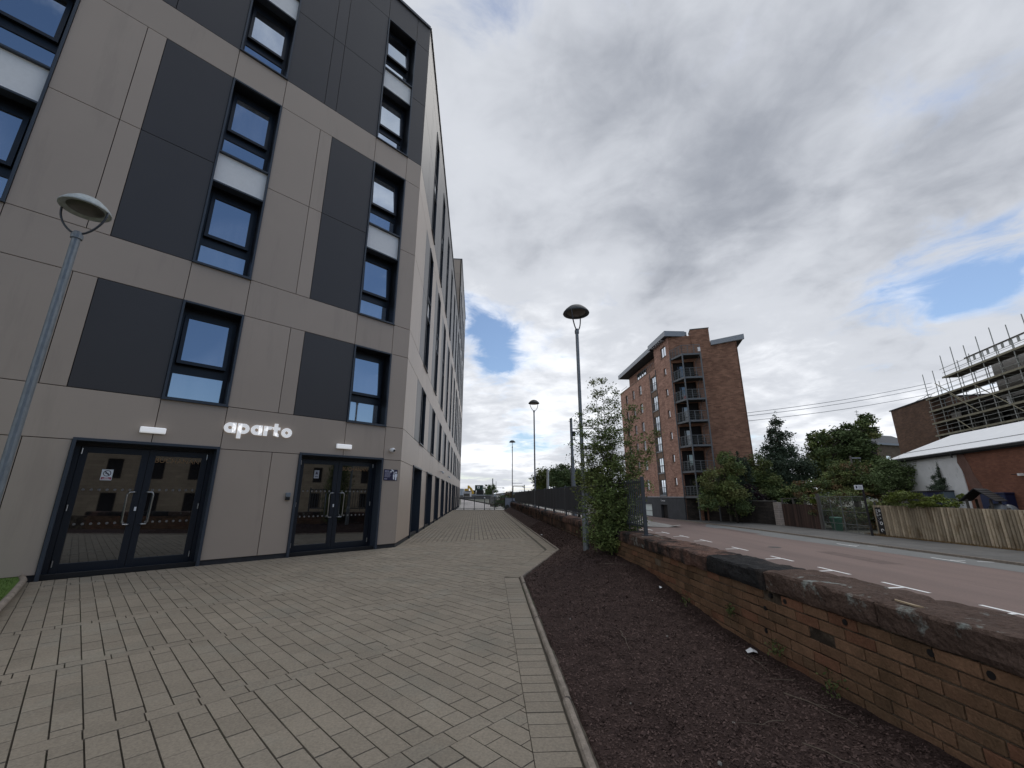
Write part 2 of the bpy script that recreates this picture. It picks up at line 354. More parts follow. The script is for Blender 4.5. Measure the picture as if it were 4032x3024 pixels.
def window(F, kind, s0, s1, z0, z1, cols=None):
    s0, s1, z0, z1 = s0 * K, s1 * K, z0 * K, z1 * K
    t = .040; d = .47
    m = MB()
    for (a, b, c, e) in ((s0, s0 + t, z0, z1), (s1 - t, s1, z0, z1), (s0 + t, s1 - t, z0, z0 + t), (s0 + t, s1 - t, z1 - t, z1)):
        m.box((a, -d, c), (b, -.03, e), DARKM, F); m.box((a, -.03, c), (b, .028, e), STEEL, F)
    m.box((s0 - .012, -.01, z0 - .016), (s1 + .012, .05, z0), STEEL, F)
    wn = m.build('window', res, bevel=.002)
    tl = random.choice([.05, .05, .06, .09])
    if kind == 'w1': win_unit(F, s0 + t, s1 - t, z0 + t, z1 - t, wn, tl)
    else:
        za, zb = z0 + (z1 - z0) * .418, z0 + (z1 - z0) * .580
        win_unit(F, s0 + t, s1 - t, z0 + t, za - .03, wn, tl); win_unit(F, s0 + t, s1 - t, zb + .03, z1 - t, wn, random.choice([.04, .05, .09]))
        p = MB(); p.box((s0 + t, -.10, za - .02), (s1 - t, -.06, zb + .02), WHITE, F); p.build('white_spandrel', wn)
        for z in (za, zb):
            p = MB(); p.box((s0 + t, -.2, z - .03), (s1 - t, .012, z + .008), STEEL, F); p.build('transom', wn)
def door(F, s0, s1, z1, full):
    s0, s1, z1 = s0 * K, s1 * K, z1 * K; t = .05; n = -.26
    m = MB()
    m.box((s0, -.4, Z0), (s0 + t, .035, z1), STEEL, F); m.box((s1 - t, -.4, Z0), (s1, .035, z1), STEEL, F); m.box((s0 + t, -.4, z1 - t), (s1 - t, .035, z1), STEEL, F)
    do = m.build('entrance_door' if full else 'tall_glazed_opening', res, bevel=.003)
    zt = z1 - t; zs = Z0 + .012; mid = (s0 + s1) / 2
    m = MB(); m.box((s0 + t, n - .10, Z0 - .01), (s1 - t, n + .03, zs), CHROME if full else PLINTH, F); m.build('threshold', do)
    m = MB()
    m.box((s0 + t, n - .08, zs), (s0 + t + .07, n, zt), DOORM, F); m.box((s1 - t - .07, n - .08, zs), (s1 - t, n, zt), DOORM, F); m.box((s0 + t + .07, n - .08, zt - .06), (s1 - t - .07, n, zt), DOORM, F)
    m.build('outer_frame', do)
    for (a, b, sg) in ((s0 + t + .075, mid - .003, 1), (mid + .003, s1 - t - .075, -1)):
        l0 = .10; b0 = .19
        m = MB(); zz = zt - .065
        for (x0, x1, y0, y1) in ((a, a + l0, zs + .01, zz), (b - l0, b, zs + .01, zz), (a + l0, b - l0, zs + .01, zs + b0), (a + l0, b - l0, zz - .11, zz)):
            m.box((x0, n - .06, y0), (x1, n - .01, y1), DOORM, F)
        lf = m.build('door_leaf', do, bevel=.003)
        m = MB(); m.box((a + l0, n - .045, zs + b0), (b - l0, n - .03, zz - .11), GLASSD, F); m.build('pane', lf)
        if full:
            hx = (b - .075) if sg > 0 else (a + .075)
            ox = -.10 * sg
            m = MB(); z_lo, z_hi = .70, 1.26
            pth = [(hx, n - .01, z_lo), (hx, n + .05, z_lo), (hx + ox * .2, n + .075, z_lo), (hx + ox * .8, n + .075, z_lo + .002), (hx + ox, n + .075, z_lo + .04), (hx + ox, n + .075, z_hi - .04), (hx + ox * .8, n + .075, z_hi), (hx + ox * .2, n + .075, z_hi), (hx, n + .05, z_hi), (hx, n - .01, z_hi)]
            m.tube([F(*q) for q in pth], .011, CHROME, 10); m.build('handle', lf, smooth=True)
            ex = a + .02 if sg > 0 else b - .02
            for zc in (.12, 1.0, 1.95):
                m = MB(); m.tube([F(ex, n + .012, zc - .05), F(ex, n + .012, zc + .05)], .011, CHROME, 8); m.build('hinge', lf)
            dm = MB()
            g0, g1 = a + l0, b - l0
            for zc in (.73, 1.30):
                for k in range(7):
                    cx = g0 + .055 + (g1 - g0 - .11) * k / 6
                    dm.prism([(cx + .021 * math.cos(2 * math.pi * q / 14), zc + .021 * math.sin(2 * math.pi * q / 14)) for q in range(14)], n - .0285, n - .0275, DOT, lambda x, y, z: F(x, z, y))
            dm.build('manifestation_dots', lf)
    if full:
        m = MB(); m.box((mid - .045, n - .012, .93), (mid - .015, n - .002, 1.0), WHITEP, F); m.build('lock_cylinder', do)
    return do
DOT = mat('frosted_dot', (.16, .15, .14), .7)
for o in OPS:
    F, kind, a, b, z0, z1 = o
    if kind == 'door': door(F, a, b, z1, F is FA)
    else: window(F, kind, a, b, z0, z1)
# parapet, roof, inner mass
m = MB(); tz = 23.85 * K
m.box((-19.5 * K, -.35, tz), (-.02, .05, tz + .10), STEEL, FA); m.build('parapet_coping', res)
m = MB(); m.box((.0, -.35, tz), (38.2 * K, .05, tz + .10), STEEL, FB); m.build('parapet_coping', res)
tt = 34.6 * K
m = MB(); m.box((38.2 * K - .04, -14, tt), (59.2 * K + .04, .05, tt + .12), STEEL, FB); m.build('parapet_coping', res)
inn = MB(); cc = C0 - (nA + nB) * .27
P = [FA(-19.5 * K, -.42, 0), cc - nB * .15, FB(59.2 * K, -.42, 0), FB(59.2 * K, -14, 0), FB(14, -14, 0), FA(-19.5 * K, -9, 0)]
inn.prism([(p.x, p.y) for p in P], -.3, tz - .3, JOINT); inn.build('inner_wall', res)
# tower walls above the lower roof (south face) and far end
tw = MB()
def FT(s, n, z): return C0 + dB * (38.2 * K) + nB * (-n_off(s)) + dB * (-n) + Vector((0, 0, z))
def n_off(s): return s
zc = [tz, 26.6 * K, 29.6 * K, 32.4 * K, tt]
for a, b in zip(zc[:-1], zc[1:]):
    for k in range(4): tw.box((k * 3.5 + G_, 0.0, a + G_), (k * 3.5 + 3.5 - G_, .05, b - G_), BEIGE, FT)
tw.build('beige_cladding', res)
tb = MB(); tb.box((0, -.15, tz - .3), (14, -.01, tt), JOINT, FT); tb.box((59.2 * K - .2, -14, -.2), (59.2 * K, -.03, tt), BEIGE, FB); tb.build('backing_wall', res)

# ------------------------------------------------------------------ fittings on the facade
def ring_poly(cx, cz, r0, r1, n=28, a0=0, a1=2 * math.pi):
    return [((cx + r1 * math.cos(a0 + (a1 - a0) * i / n), cz + r1 * math.sin(a0 + (a1 - a0) * i / n)), (cx + r0 * math.cos(a0 + (a1 - a0) * i / n), cz + r0 * math.sin(a0 + (a1 - a0) * i / n))) for i in range(n + 1)]
def arc(mb, F, cx, cz, r0, r1, n0, n1, mt, a0=0, a1=2 * math.pi, n=28):
    R_ = ring_poly(cx, cz, r0, r1, n, a0, a1)
    for (o1, i1), (o2, i2) in zip(R_[:-1], R_[1:]):
        mb.hexa([F(i1[0], n0, i1[1]), F(o1[0], n0, o1[1]), F(o2[0], n0, o2[1]), F(i2[0], n0, i2[1]), F(i1[0], n1, i1[1]), F(o1[0], n1, o1[1]), F(o2[0], n1, o2[1]), F(i2[0], n1, i2[1])], mt, .5)
LET = mat('white_lettering_added_glow', (.85, .85, .86), .4); LET.node_tree.nodes['Principled BSDF'].inputs['Emission Color'].default_value = (1, 1, 1, 1); LET.node_tree.nodes['Principled BSDF'].inputs['Emission Strength'].default_value = .30  # emission added to make the white letters brighter than their paint
sg = thing('building_name_sign', 'white raised lower case letters spelling aparto on the band between the two entrances', 'sign', FA(-3.5, .03, 2.45))
x = -5.54 * K; base = 3.27 * K; xh = .215; st_ = .070; tot = (-3.80 + 5.54) * K
adv = tot / 6.03
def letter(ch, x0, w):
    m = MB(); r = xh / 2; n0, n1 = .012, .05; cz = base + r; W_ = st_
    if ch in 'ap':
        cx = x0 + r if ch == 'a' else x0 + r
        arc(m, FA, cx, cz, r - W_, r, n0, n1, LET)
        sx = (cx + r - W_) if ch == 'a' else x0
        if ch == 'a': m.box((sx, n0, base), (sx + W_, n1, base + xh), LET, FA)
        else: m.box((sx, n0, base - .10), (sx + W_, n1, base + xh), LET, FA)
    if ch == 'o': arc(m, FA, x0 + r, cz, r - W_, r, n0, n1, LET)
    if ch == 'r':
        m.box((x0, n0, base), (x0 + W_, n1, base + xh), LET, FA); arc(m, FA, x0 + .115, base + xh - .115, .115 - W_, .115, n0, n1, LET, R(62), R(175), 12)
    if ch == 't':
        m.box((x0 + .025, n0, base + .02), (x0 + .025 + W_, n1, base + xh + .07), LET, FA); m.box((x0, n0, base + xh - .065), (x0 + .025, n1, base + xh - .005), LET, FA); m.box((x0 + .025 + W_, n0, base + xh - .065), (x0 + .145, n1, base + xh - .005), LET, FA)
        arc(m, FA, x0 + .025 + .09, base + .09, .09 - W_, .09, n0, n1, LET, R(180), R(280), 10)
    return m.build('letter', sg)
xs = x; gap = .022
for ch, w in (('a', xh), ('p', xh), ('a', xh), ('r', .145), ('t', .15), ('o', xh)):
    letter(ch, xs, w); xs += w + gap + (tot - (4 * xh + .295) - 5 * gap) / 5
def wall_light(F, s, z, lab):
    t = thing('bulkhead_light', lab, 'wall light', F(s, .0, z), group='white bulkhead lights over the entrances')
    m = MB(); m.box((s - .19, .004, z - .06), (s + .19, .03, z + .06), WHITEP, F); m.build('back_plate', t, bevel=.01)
    m = MB(); m.box((s - .185, .031, z - .055), (s + .185, .09, z + .055), DIFGLOW, F); m.build('diffuser', t, bevel=.02)
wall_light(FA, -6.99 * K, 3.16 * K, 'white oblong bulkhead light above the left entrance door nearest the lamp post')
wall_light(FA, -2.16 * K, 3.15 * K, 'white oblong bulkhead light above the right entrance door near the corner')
for k, s in enumerate((13.0, 19.5)):
    t = thing('wall_floodlight', ['small white floodlight on the side wall, nearer of the two', 'small white floodlight on the side wall, farther of the two'][k], 'wall light', FB(s, 0, 2.55), group='floodlights along the side wall')
    m = MB(); m.box((s - .03, 0.004, 2.5), (s + .03, .12, 2.56), WHITEP, FB); m.build('bracket', t); m = MB(); m.box((s - .1, .08, 2.42), (s + .1, .2, 2.54), WHITEP, FB); m.build('lamp_head', t, bevel=.02)
t = thing('security_camera', 'white dome security camera high on the wall at the corner right of the doors', 'camera', FA(-.41 * K, 0, 3.17 * K))
c = FA(-.41 * K, .02, 3.17 * K)
m = MB(); m.tube([FA(-.31, .004, 2.375), FA(-.31, .05, 2.375)], [.055, .055], WHITEP, 16); m.build('mount', t)
def sphere(mb, c, r, mt, n=16, sc=(1, 1, 1)):
    prof = [(max(1e-4, r * math.sin(math.pi * i / 10)), r * math.cos(math.pi * i / 10) * sc[2]) for i in range(11)]
    mb.lathe(prof, c, mt, n)
m = MB(); sphere(m, FA(-.31, .085, 2.37), .062, WHITEP); m.build('housing', t, smooth=True)
m = MB(); sphere(m, FA(-.30, .125, 2.36), .035, BLACK); m.build('dome', t, smooth=True)
t = thing('card_reader', 'small grey card reader with a black lower half left of the right entrance', 'card reader', FA(-3.68 * K, 0, 1.18))
m = MB(); m.box((-2.80, .004, 1.17), (-2.70, .045, 1.26), GALV, FA); m.build('cover', t, bevel=.008)
m = MB(); m.box((-2.795, .004, 1.10), (-2.705, .05, 1.168), BLACK, FA); m.build('keypad', t, bevel=.008)
# navy notice
NAVY = mat('navy_sign', (.018, .016, .055), .4); LILAC = mat('pale_print', (.45, .44, .56), .6); PALE = mat('white_print', (.78, .80, .86), .5)
t = thing('safety_notice', 'navy notice with two white figures and text on the wall at the corner', 'sign', FA(-.28, 0, 1.72))
a0, a1, b0, b1 = -.64 * K, -.11 * K, 2.11 * K, 2.49 * K
m = MB(); m.box((a0, .003, b0), (a1, .010, b1), NAVY, FA); m.build('board', t)
m = MB(); ww_, hh_ = a1 - a0, b1 - b0
def nb(x0, x1, y0, y1, mt=LILAC, n=.0115): m.box((a0 + x0 * ww_, .0102, b0 + y0 * hh_), (a0 + x1 * ww_, n, b0 + y1 * hh_), mt, FA)
def words(y, h, x1, mt=LILAC, seed=1):
    rr = random.Random(seed); x = .07
    while x < x1:
        w = rr.uniform(.02, .05); nb(x, min(x + w, x1), y, y + h, mt); x += w + .012
words(.82, .07, .36, LILAC, 2); words(.72, .06, .44, LILAC, 3)
for i in range(6): words(.62 - i * .065, .03, .50 - .03 * (i % 3), LILAC, 5 + i)
nb(.05, .26, .10, .16)
m.build('notice_text', t)
m = MB()
def blobp(pts): m.prism([(a0 + x * ww_, b0 + y * hh_) for x, y in pts], .0102, .0125, PALE, lambda x, y, z: FA(x, z, y))
def circ(cx, cy, r): blobp([(cx + r * math.cos(q * math.pi / 8), cy + r * hh_ and cy + r * 1.38 * math.sin(q * math.pi / 8)) for q in range(16)])
circ(.89, .74, .065); circ(.745, .68, .05)
blobp([(.80, .58), (.84, .62), (.96, .62), (.99, .58), (.985, .38), (.95, .26), (.94, .04), (.84, .04), (.83, .26), (.795, .36)])
blobp([(.67, .52), (.70, .58), (.77, .56), (.775, .3), (.77, .10), (.70, .10), (.68, .3)])
blobp([(.50, .99), (.64, .99), (.75, .86), (.70, .80), (.56, .88)]); blobp([(.56, .87), (.60, .84), (.52, .72), (.44, .76), (.44, .86), (.47, .86), (.48, .79)])
m.build('pictogram', t)
# stickers on the doors
n_ = -.26
RED = mat('sign_red', (.35, .02, .05), .5); INK = mat('dark_ink', (.05, .04, .06), .5)
t = thing('no_smoking_sign', 'white no smoking sticker with red band on the left entrance glass', 'sign', FA(-7.6 * K, n_, 1.55))
x0, x1, y0, y1 = -7.71 * K, -7.51 * K, 1.95 * K, 2.2 * K
m = MB(); m.box((x0, n_ - .0285, y0), (x1, n_ - .0265, y1), WHITEP, FA); m.build('board', t)
m = MB(); m.box((x0 + .008, n_ - .0264, y0 + .012), (x1 - .008, n_ - .0258, y0 + .052), RED, FA); m.build('red_band', t)
m = MB(); cx_, cz_ = (x0 + x1) / 2, y0 + .12
arc(m, FA, cx_, cz_, .042, .053, n_ - .0264, n_ - .0256, INK, n=24)
dv = .034
m.hexa([FA(cx_ - dv - .006, n_ - .0264, cz_ + dv - .006), FA(cx_ + dv - .006, n_ - .0264, cz_ - dv - .006), FA(cx_ + dv + .006, n_ - .0264, cz_ - dv + .006), FA(cx_ - dv + .006, n_ - .0264, cz_ + dv + .006),
        FA(cx_ - dv - .006, n_ - .0254, cz_ + dv - .006), FA(cx_ + dv - .006, n_ - .0254, cz_ - dv - .006), FA(cx_ + dv + .006, n_ - .0254, cz_ - dv + .006), FA(cx_ - dv + .006, n_ - .0254, cz_ + dv + .006)], INK)
m.box((cx_ - .026, n_ - .0264, cz_ - .006), (cx_ + .02, n_ - .0256, cz_ + .004), INK, FA); m.build('symbol', t)
m = MB(); m.box((x0 + .05, n_ - .0257, y0 + .036), (x1 - .05, n_ - .0253, y0 + .046), WHITEP, FA); m.box((x0 + .025, n_ - .0257, y0 + .017), (x1 - .025, n_ - .0253, y0 + .028), WHITEP, FA); m.build('band_text', t)
t = thing('door_sticker', 'small pale notice with a triangle on the right entrance glass', 'sign', FA(-2.8 * K, n_, 1.6))
x0, x1, y0, y1 = -2.84 * K, -2.69 * K, 2.13 * K, 2.38 * K
m = MB(); m.box((x0, n_ - .0285, y0), (x1, n_ - .0265, y1), mat('grey_sticker', (.42, .43, .45), .5), FA); m.build('board', t)
m = MB(); m.prism([(x0 + .02, y0 + .09), (x1 - .02, y0 + .09), ((x0 + x1) / 2, y1 - .015)], n_ - .0264, n_ - .0258, INK, lambda x, y, z: FA(x, z, y)); m.box((x0 + .02, n_ - .0264, y0 + .035), (x1 - .02, n_ - .0258, y0 + .05), INK, FA); m.build('symbol', t)
# etched house name on the glass
GOLD = mat('gilt_lettering', (.30, .17, .075), .5)
def text_obj(name, s, size, F, s0, n, z, mt, parent=None, dep=.001):
    cu = bpy.data.curves.new('t', 'FONT'); cu.body = s; cu.size = size; cu.extrude = dep
    ob = bpy.data.objects.new('t', cu); COL.objects.link(ob); bpy.context.view_layer.update()
    dg = bpy.context.evaluated_depsgraph_get(); me = bpy.data.meshes.new_from_object(ob.evaluated_get(dg)); bpy.data.objects.remove(ob)
    o0 = wloc(parent) if parent else Vector((0, 0, 0))
    for v in me.vertices: v.co = F(s0 + v.co.x, n + v.co.z, z + v.co.y) - o0
    me.materials.clear(); me.materials.append(mt)
    o = bpy.data.objects.new(name, me); COL.objects.link(o)
    if parent: o.parent = parent
    return o
for s0, lab in ((-6.80 * K, 'gilt capitals spelling BUCHANAN on the right leaf of the left entrance'), (-1.98 * K, 'gilt capitals spelling BUCHANAN on the right leaf of the right entrance')):
    t = thing('glass_lettering', lab, 'lettering', FA(s0, n_, 1.8), group='BUCHANAN lettering on the door glass')
    text_obj('lettering', 'BUCHANAN', .125, FA, s0, n_ - .026, 2.41 * K, GOLD, t)
# ------------------------------------------------------------------ ground sheets
PAVE = mat('concrete_block_paving', (.246, .213, .168), .85, var=.12, vs=1.3, tint=.07, stain=(1.4, .63, .72, (1, 1, 1)), bump=.35, bs=220, col2=(.235, .215, .175), c2s=1.6, c2t=(.5, .7), vs2=(70, .22), spec=.25)
SANDJ = mat('sanded_joint', (.078, .066, .050), .95, var=.3, vs=6, col2=(.042, .055, .020), c2s=1.2, c2t=(.5, .62))
CONC = mat('old_concrete', (.25, .215, .18), .9, var=.3, vs=9, bump=.4, bs=70, vs2=(60, .2), spec=.2)
SOIL = mat('dark_soil', (.054, .036, .032), .98, var=.35, vs=6, bump=1.5, bs=45, vs2=(90, .5), spec=.1)
CHIP = mat('bark_chip', (.086, .058, .051), .95, tint=.5, var=.2, vs=3, spec=.15)
ROADR = mat('red_brown_asphalt', (.245, .182, .160), .93, var=.10, vs=.35, stain=(.9, .60, .80, (1, .06, 1)), bump=.25, bs=160, col2=(.20, .152, .136), c2s=.25, c2t=(.42, .62), stretch=(1, .12, 1), vs2=(90, .16), spec=.25)
ROADG = mat('grey_asphalt', (.215, .217, .210), .93, var=.1, vs=.5, bump=.25, bs=160, vs2=(90, .15), spec=.25)
PAVT = mat('worn_pavement', (.145, .142, .136), .95, var=.2, vs=.9, bump=.3, bs=90, col2=(.16, .155, .145), c2s=.7, vs2=(50, .15), spec=.2)
PAINT = mat('white_road_paint', (.88, .88, .86), .7, var=.08, vs=8)
GROUND = mat('rough_ground', (.12, .115, .095), .98, var=.3, vs=.15, col2=(.05, .065, .03), c2s=.05)
ZR = -1.7
m = MB(); m.poly([(-900, -900, -1.76), (900, -900, -1.76), (900, 1500, -1.76), (-900, 1500, -1.76)], GROUND); tag(m.build('ground', recalc=False), kind='structure')
def wx(y): return 2.37 - .0621 * y
m = MB(); m.poly([(wx(-40) + .2, -40, ZR), (22.9, -40, ZR), (22.35, 0, ZR), (21.2, 38, ZR), (20.8, 51.3, ZR), (20.3, 60, ZR), (19.4, 74, ZR), (16, 140, ZR), (-4, 140, ZR), (wx(42) + .2, 42, ZR)], ROADR); tag(m.build('road', recalc=False), kind='structure')
m = MB(); zg = ZR + .004
m.poly([(20.9, -40, zg), (22.88, -40, zg), (22.33, 0, zg), (22.0, 10, zg), (20.15, 10, zg), (20.4, 0, zg)], ROADG)
m.poly([(20.15, 10, zg), (22.0, 10, zg), (21.6, 25, zg), (19.75, 22, zg)], ROADG); m.poly([(19.75, 22, zg), (21.6, 25, zg), (21.15, 38, zg), (20.5, 46, zg), (18.6, 42, zg), (18.9, 32, zg)], ROADG)
tag(m.build('road_lane', recalc=False), kind='structure')
m = MB(); zp = ZR + .11
PE = [(22.9, -40), (22.35, 0), (21.2, 38), (19.9, 52.5)]
for (a, b) in zip(PE[:-1], PE[1:]):
    a2, b2 = (a[0] + .13, a[1]), (b[0] + .13, b[1])
    m.poly([(*a, ZR - .05), (*b, ZR - .05), (*b, zp), (*a, zp)], CONC); m.poly([(*a, zp), (*b, zp), (*b2, zp), (*a2, zp)], CONC)
tag(m.build('kerb', recalc=False), kind='structure')
m = MB(); m.poly([(23.03, -40, zp - .004), (29, -40, zp - .004), (28, 10, zp - .004), (27, 32, zp - .004), (26.2, 43, zp - .004), (24.3, 49, zp - .004), (20.03, 52.5, zp - .004), (21.33, 38, zp - .004), (22.48, 0, zp - .004)], PAVT); tag(m.build('pavement', recalc=False), kind='structure')
# markings (one line set each)
def stripe(mb, a, b, w, z=ZR + .009):
    a, b = Vector((*a, 0)), Vector((*b, 0)); d = (b - a).normalized(); n = Vector((-d.y, d.x, 0)) * w / 2
    mb.poly([(a + n) + Vector((0, 0, z)), (a - n) + Vector((0, 0, z)), (b - n) + Vector((0, 0, z)), (b + n) + Vector((0, 0, z))], PAINT)
m = MB()
for y in (38.4, 35.27, 32.2, 29.1, 24.9, 21.14, 17.85, 14.75, 11.64, 8.5, 5.4, 2.3):
    x = 12.82 if y < 30 else 12.82 - (y - 30) * .09
    stripe(m, (x, y + .88), (x + .02, y - .80), .13); stripe(m, (x - .06, y + .02), (x - .85, y - .12), .13)
    stripe(m, (x - 2.2, y + .7), (x - 2.7, y + .62), .10)
for y in (21.0, 27.0, 15.0, 9.0):
    stripe(m, (20.25, y + .5), (20.22, y - 1.1), .10); stripe(m, (20.80, y - .55), (20.36, y - .30), .10); stripe(m, (21.12, y - .75), (21.66, y - .96), .10)
tag(m.build('parking_bay_marking', recalc=False), kind='structure')

PATCH = mat('dark_asphalt_patch', (.185, .140, .125), .93, var=.2, vs=3, bump=.3, bs=120, spec=.2); IRON = mat('cast_iron', (.05, .048, .046), .7, bump=.4, bs=60)
m = MB()
for (x, y, w, l) in ((16.2, 19.5, .9, 4.2), (9.5, 24.0, 1.1, 2.2), (18.6, 34.0, .8, 6.0), (6.5, 12.0, .8, 3.0), (14.5, 41.0, 1.2, 2.0)): m.poly([(x, y, ZR + .005), (x + w, y - .06, ZR + .005), (x + w + .05, y + l, ZR + .005), (x + .04, y + l + .05, ZR + .005)], PATCH)
tag(m.build('road_patch', recalc=False), kind='structure')
for (x, y, lab) in ((15.2, 25.6, 'dark round manhole cover in the middle of the red road'), (21.3, 17.0, 'dark gully grate in the grey lane beside the far kerb')):
    m = MB()
    if x < 20: m.lathe([(.001, .012), (.33, .012), (.35, .006)], (x, y, ZR), IRON, 20)
    else: m.box((x, y, ZR + .004), (x + .4, y + .5, ZR + .012), IRON)
    tag(m.build('drain_cover', origin=(x, y, ZR)), lab, 'drain cover')
# ------------------------------------------------------------------ plaza slab and block paving
KN = [(.81, -6), (.15, 7.34), (1.14, 10.89), (-.83, 39.6)]
def lerp2(a, b, t): return (a[0] + (b[0] - a[0]) * t, a[1] + (b[1] - a[1]) * t)
m = MB(); m.prism([(-40, -30), (3.9 - .0, -30), (wx(-6) - .1, -6), (wx(39.9) - .1, 39.9), (-7.5, 39.9), (-40, 39.9)], -1.9, Z0 - .012, SANDJ); tag(m.build('plaza_base', recalc=True), kind='structure')
def clip(poly, hp):
    for (nx, ny, c) in hp:
        out = []
        for i in range(len(poly)):
            p, q = poly[i], poly[(i + 1) % len(poly)]; dp, dq = nx * p[0] + ny * p[1] - c, nx * q[0] + ny * q[1] - c
            if dp <= 0: out.append(p)
            if dp * dq < 0: t = dp / (dp - dq); out.append(lerp2(p, q, t))
        poly = out
        if len(poly) < 3: return None
    return poly
def halfplanes(P):
    hp = []
    for i in range(len(P)):
        a, b = P[i], P[(i + 1) % len(P)]; dx, dy = b[0] - a[0], b[1] - a[1]; hp.append((dy, -dx, dy * a[0] - dx * a[1]))
    return hp
a_at = lambda y: (C0 + dA * ((y - C0.y) / dA.y))
RA = [(.53, -6), (-.13, 7.34), (a_at(7.34).x + .0, 7.34), (-13.3, 1.0), (-13.3, -6)]
RB_ = [(a_at(7.34).x, 7.34), (-.13, 7.34), (.80, 10.75), (C0.x, C0.y)]; RB2 = [(C0.x, C0.y), (.80, 10.75), (.58, 14.07), (-3.06, 12.1)]
RC = [(-3.06, 12.1), (.58, 14.07), (-1.11, 39.55), (-5.42, 39.55)]
def ccw(P):
    s = sum(P[i][0] * P[(i + 1) % len(P)][1] - P[(i + 1) % len(P)][0] * P[i][1] for i in range(len(P))); return P if s > 0 else P[::-1]
RA, RB_, RB2, RC = map(ccw, (RA, RB_, RB2, RC))
bw, bl, jt = .1365, .268, .0088
def add_block(mb, q, hps, t, dz, mt=None):
    for hp in hps:
        c = clip(q, hp)
        if c:
            z = Z0 + dz; mb.poly([(x, y, z) for x, y in c], mt or PAVE, t)
            for i in range(len(c)):
                p0, p1 = c[i], c[(i + 1) % len(c)]; mb.poly([(p0[0], p0[1], z - .014), (p1[0], p1[1], z - .014), (p1[0], p1[1], z), (p0[0], p0[1], z)], mt or PAVE, t * .4)
mb = MB(); hA = [halfplanes(RA), halfplanes(RB_), halfplanes(RB2)]; hC = [halfplanes(RC)]
dA2, nA2 = (dA.x, dA.y), (nA.x, nA.y)
rr = random.Random(3)
def quad_in(o, e1, e2, a0, a1, b0, b1, j=jt):
    g = j / 2; a0 += g; a1 -= g; b0 += g * .75; b1 -= g * .75
    return [(o[0] + e1[0] * a + e2[0] * b, o[1] + e1[1] * a + e2[1] * b) for a, b in ((a0, b0), (a1, b0), (a1, b1), (a0, b1))]
per = bw + 5 * bl
for ib in range(-9, 5):
    nb0 = -3.70 + ib * per
    ai = -110
    for ia in range(-60, 80):      # band course (stretchers along the facade)
        q = quad_in((0, 0), dA2, nA2, ia * bl + ib * .09, (ia + 1) * bl + ib * .09, nb0, nb0 + bw)
        add_block(mb, q, hA, rr.random() * .7, rr.uniform(-.0015, .0015))
    for ia in range(-110, 130):
        off = 0 if (ia % 2 == 0) else bl / 2
        off += 0 if rr.random() < .8 else rr.uniform(-.05, .05)
        es = [0] + [off + k * bl for k in range(6) if 0.03 < off + k * bl < 5 * bl - .03] + [5 * bl]
        for b0, b1 in zip(es[:-1], es[1:]):
            q = quad_in((0, 0), dA2, nA2, ia * bw, (ia + 1) * bw, nb0 + bw + b0, nb0 + bw + b1)
            add_block(mb, q, hA, rr.random(), rr.uniform(-.002, .002))
dB2, nB2 = (dB.x, dB.y), (nB.x, nB.y)
for ia in range(-30, 40):
    off = rr.uniform(0, bl)
    for ib in range(-4, 125):
        q = quad_in((C0.x, C0.y), nB2, dB2, ia * bw, (ia + 1) * bw, ib * bl + off, (ib + 1) * bl + off, .019)
        add_block(mb, q, hC, rr.random(), rr.uniform(-.002, .002))
for (p, q_) in zip(KN[:-1], KN[1:]):
    d = Vector((q_[0] - p[0], q_[1] - p[1])); Ld = d.length; d.normalize(); n = Vector((-d.y, d.x)); k = 0
    while k * bw < Ld:
        a0, a1 = k * bw + jt / 2, min((k + 1) * bw, Ld) - jt / 2
        c = [(p[0] + d.x * a + n.x * b, p[1] + d.y * a + n.y * b) for a, b in ((a0, .045), (a1, .045), (a1, .275), (a0, .275))]
        z = Z0 + rr.uniform(-.002, .002); tt_ = rr.random(); mb.poly([(x, y, z) for x, y in c], PAVE, tt_)
        for i in range(4):
            p0, p1 = c[i], c[(i + 1) % 4]; mb.poly([(p0[0], p0[1], z - .014), (p1[0], p1[1], z - .014), (p1[0], p1[1], z), (p0[0], p0[1], z)], PAVE, tt_ * .4)
        k += 1
tag(mb.build('paving', recalc=False), kind='structure')
# kerb edging between paving and soil
m = MB()
for (p, q_) in zip(KN[:-1], KN[1:]):
    d = Vector((q_[0] - p[0], q_[1] - p[1])); Ld = d.length; d.normalize(); n = Vector((-d.y, d.x)); k = 0.0
    while k < Ld - .02:
        a0, a1 = k + .003, min(k + .914, Ld) - .003
        wob = rr.uniform(-.004, .004); zt_ = Z0 + .028 + rr.uniform(-.006, .006)
        ns = 12
        prof = [(-.025, Z0 - .1), (-.025, zt_ - .018), (-.014, zt_ - .003), (0, zt_), (.014, zt_ - .003), (.025, zt_ - .018), (.025, Z0 - .1)]
        i0 = len(m.v); kk = m.m(CONC)
        for j in range(ns + 1):
            a = a0 + (a1 - a0) * j / ns
            for (b, z) in prof:
                jx = rr.uniform(-.0016, .0016)
                m.v.append((p[0] + d.x * a + n.x * (b + wob + jx), p[1] + d.y * a + n.y * (b + wob + jx), z + jx))
        for j in range(ns):
            for b in range(6):
                m.f.append((i0 + j * 7 + b, i0 + j * 7 + b + 1, i0 + (j + 1) * 7 + b + 1, i0 + (j + 1) * 7 + b)); m.mi.append(kk); m.t.append(.5)
        m.f.append(tuple(i0 + b for b in range(7))); m.mi.append(kk); m.t.append(.5)
        m.f.append(tuple(i0 + ns * 7 + b for b in reversed(range(7)))); m.mi.append(kk); m.t.append(.5)
        k += .914
tag(m.build('kerb_edging', recalc=True, smooth=False), kind='structure')
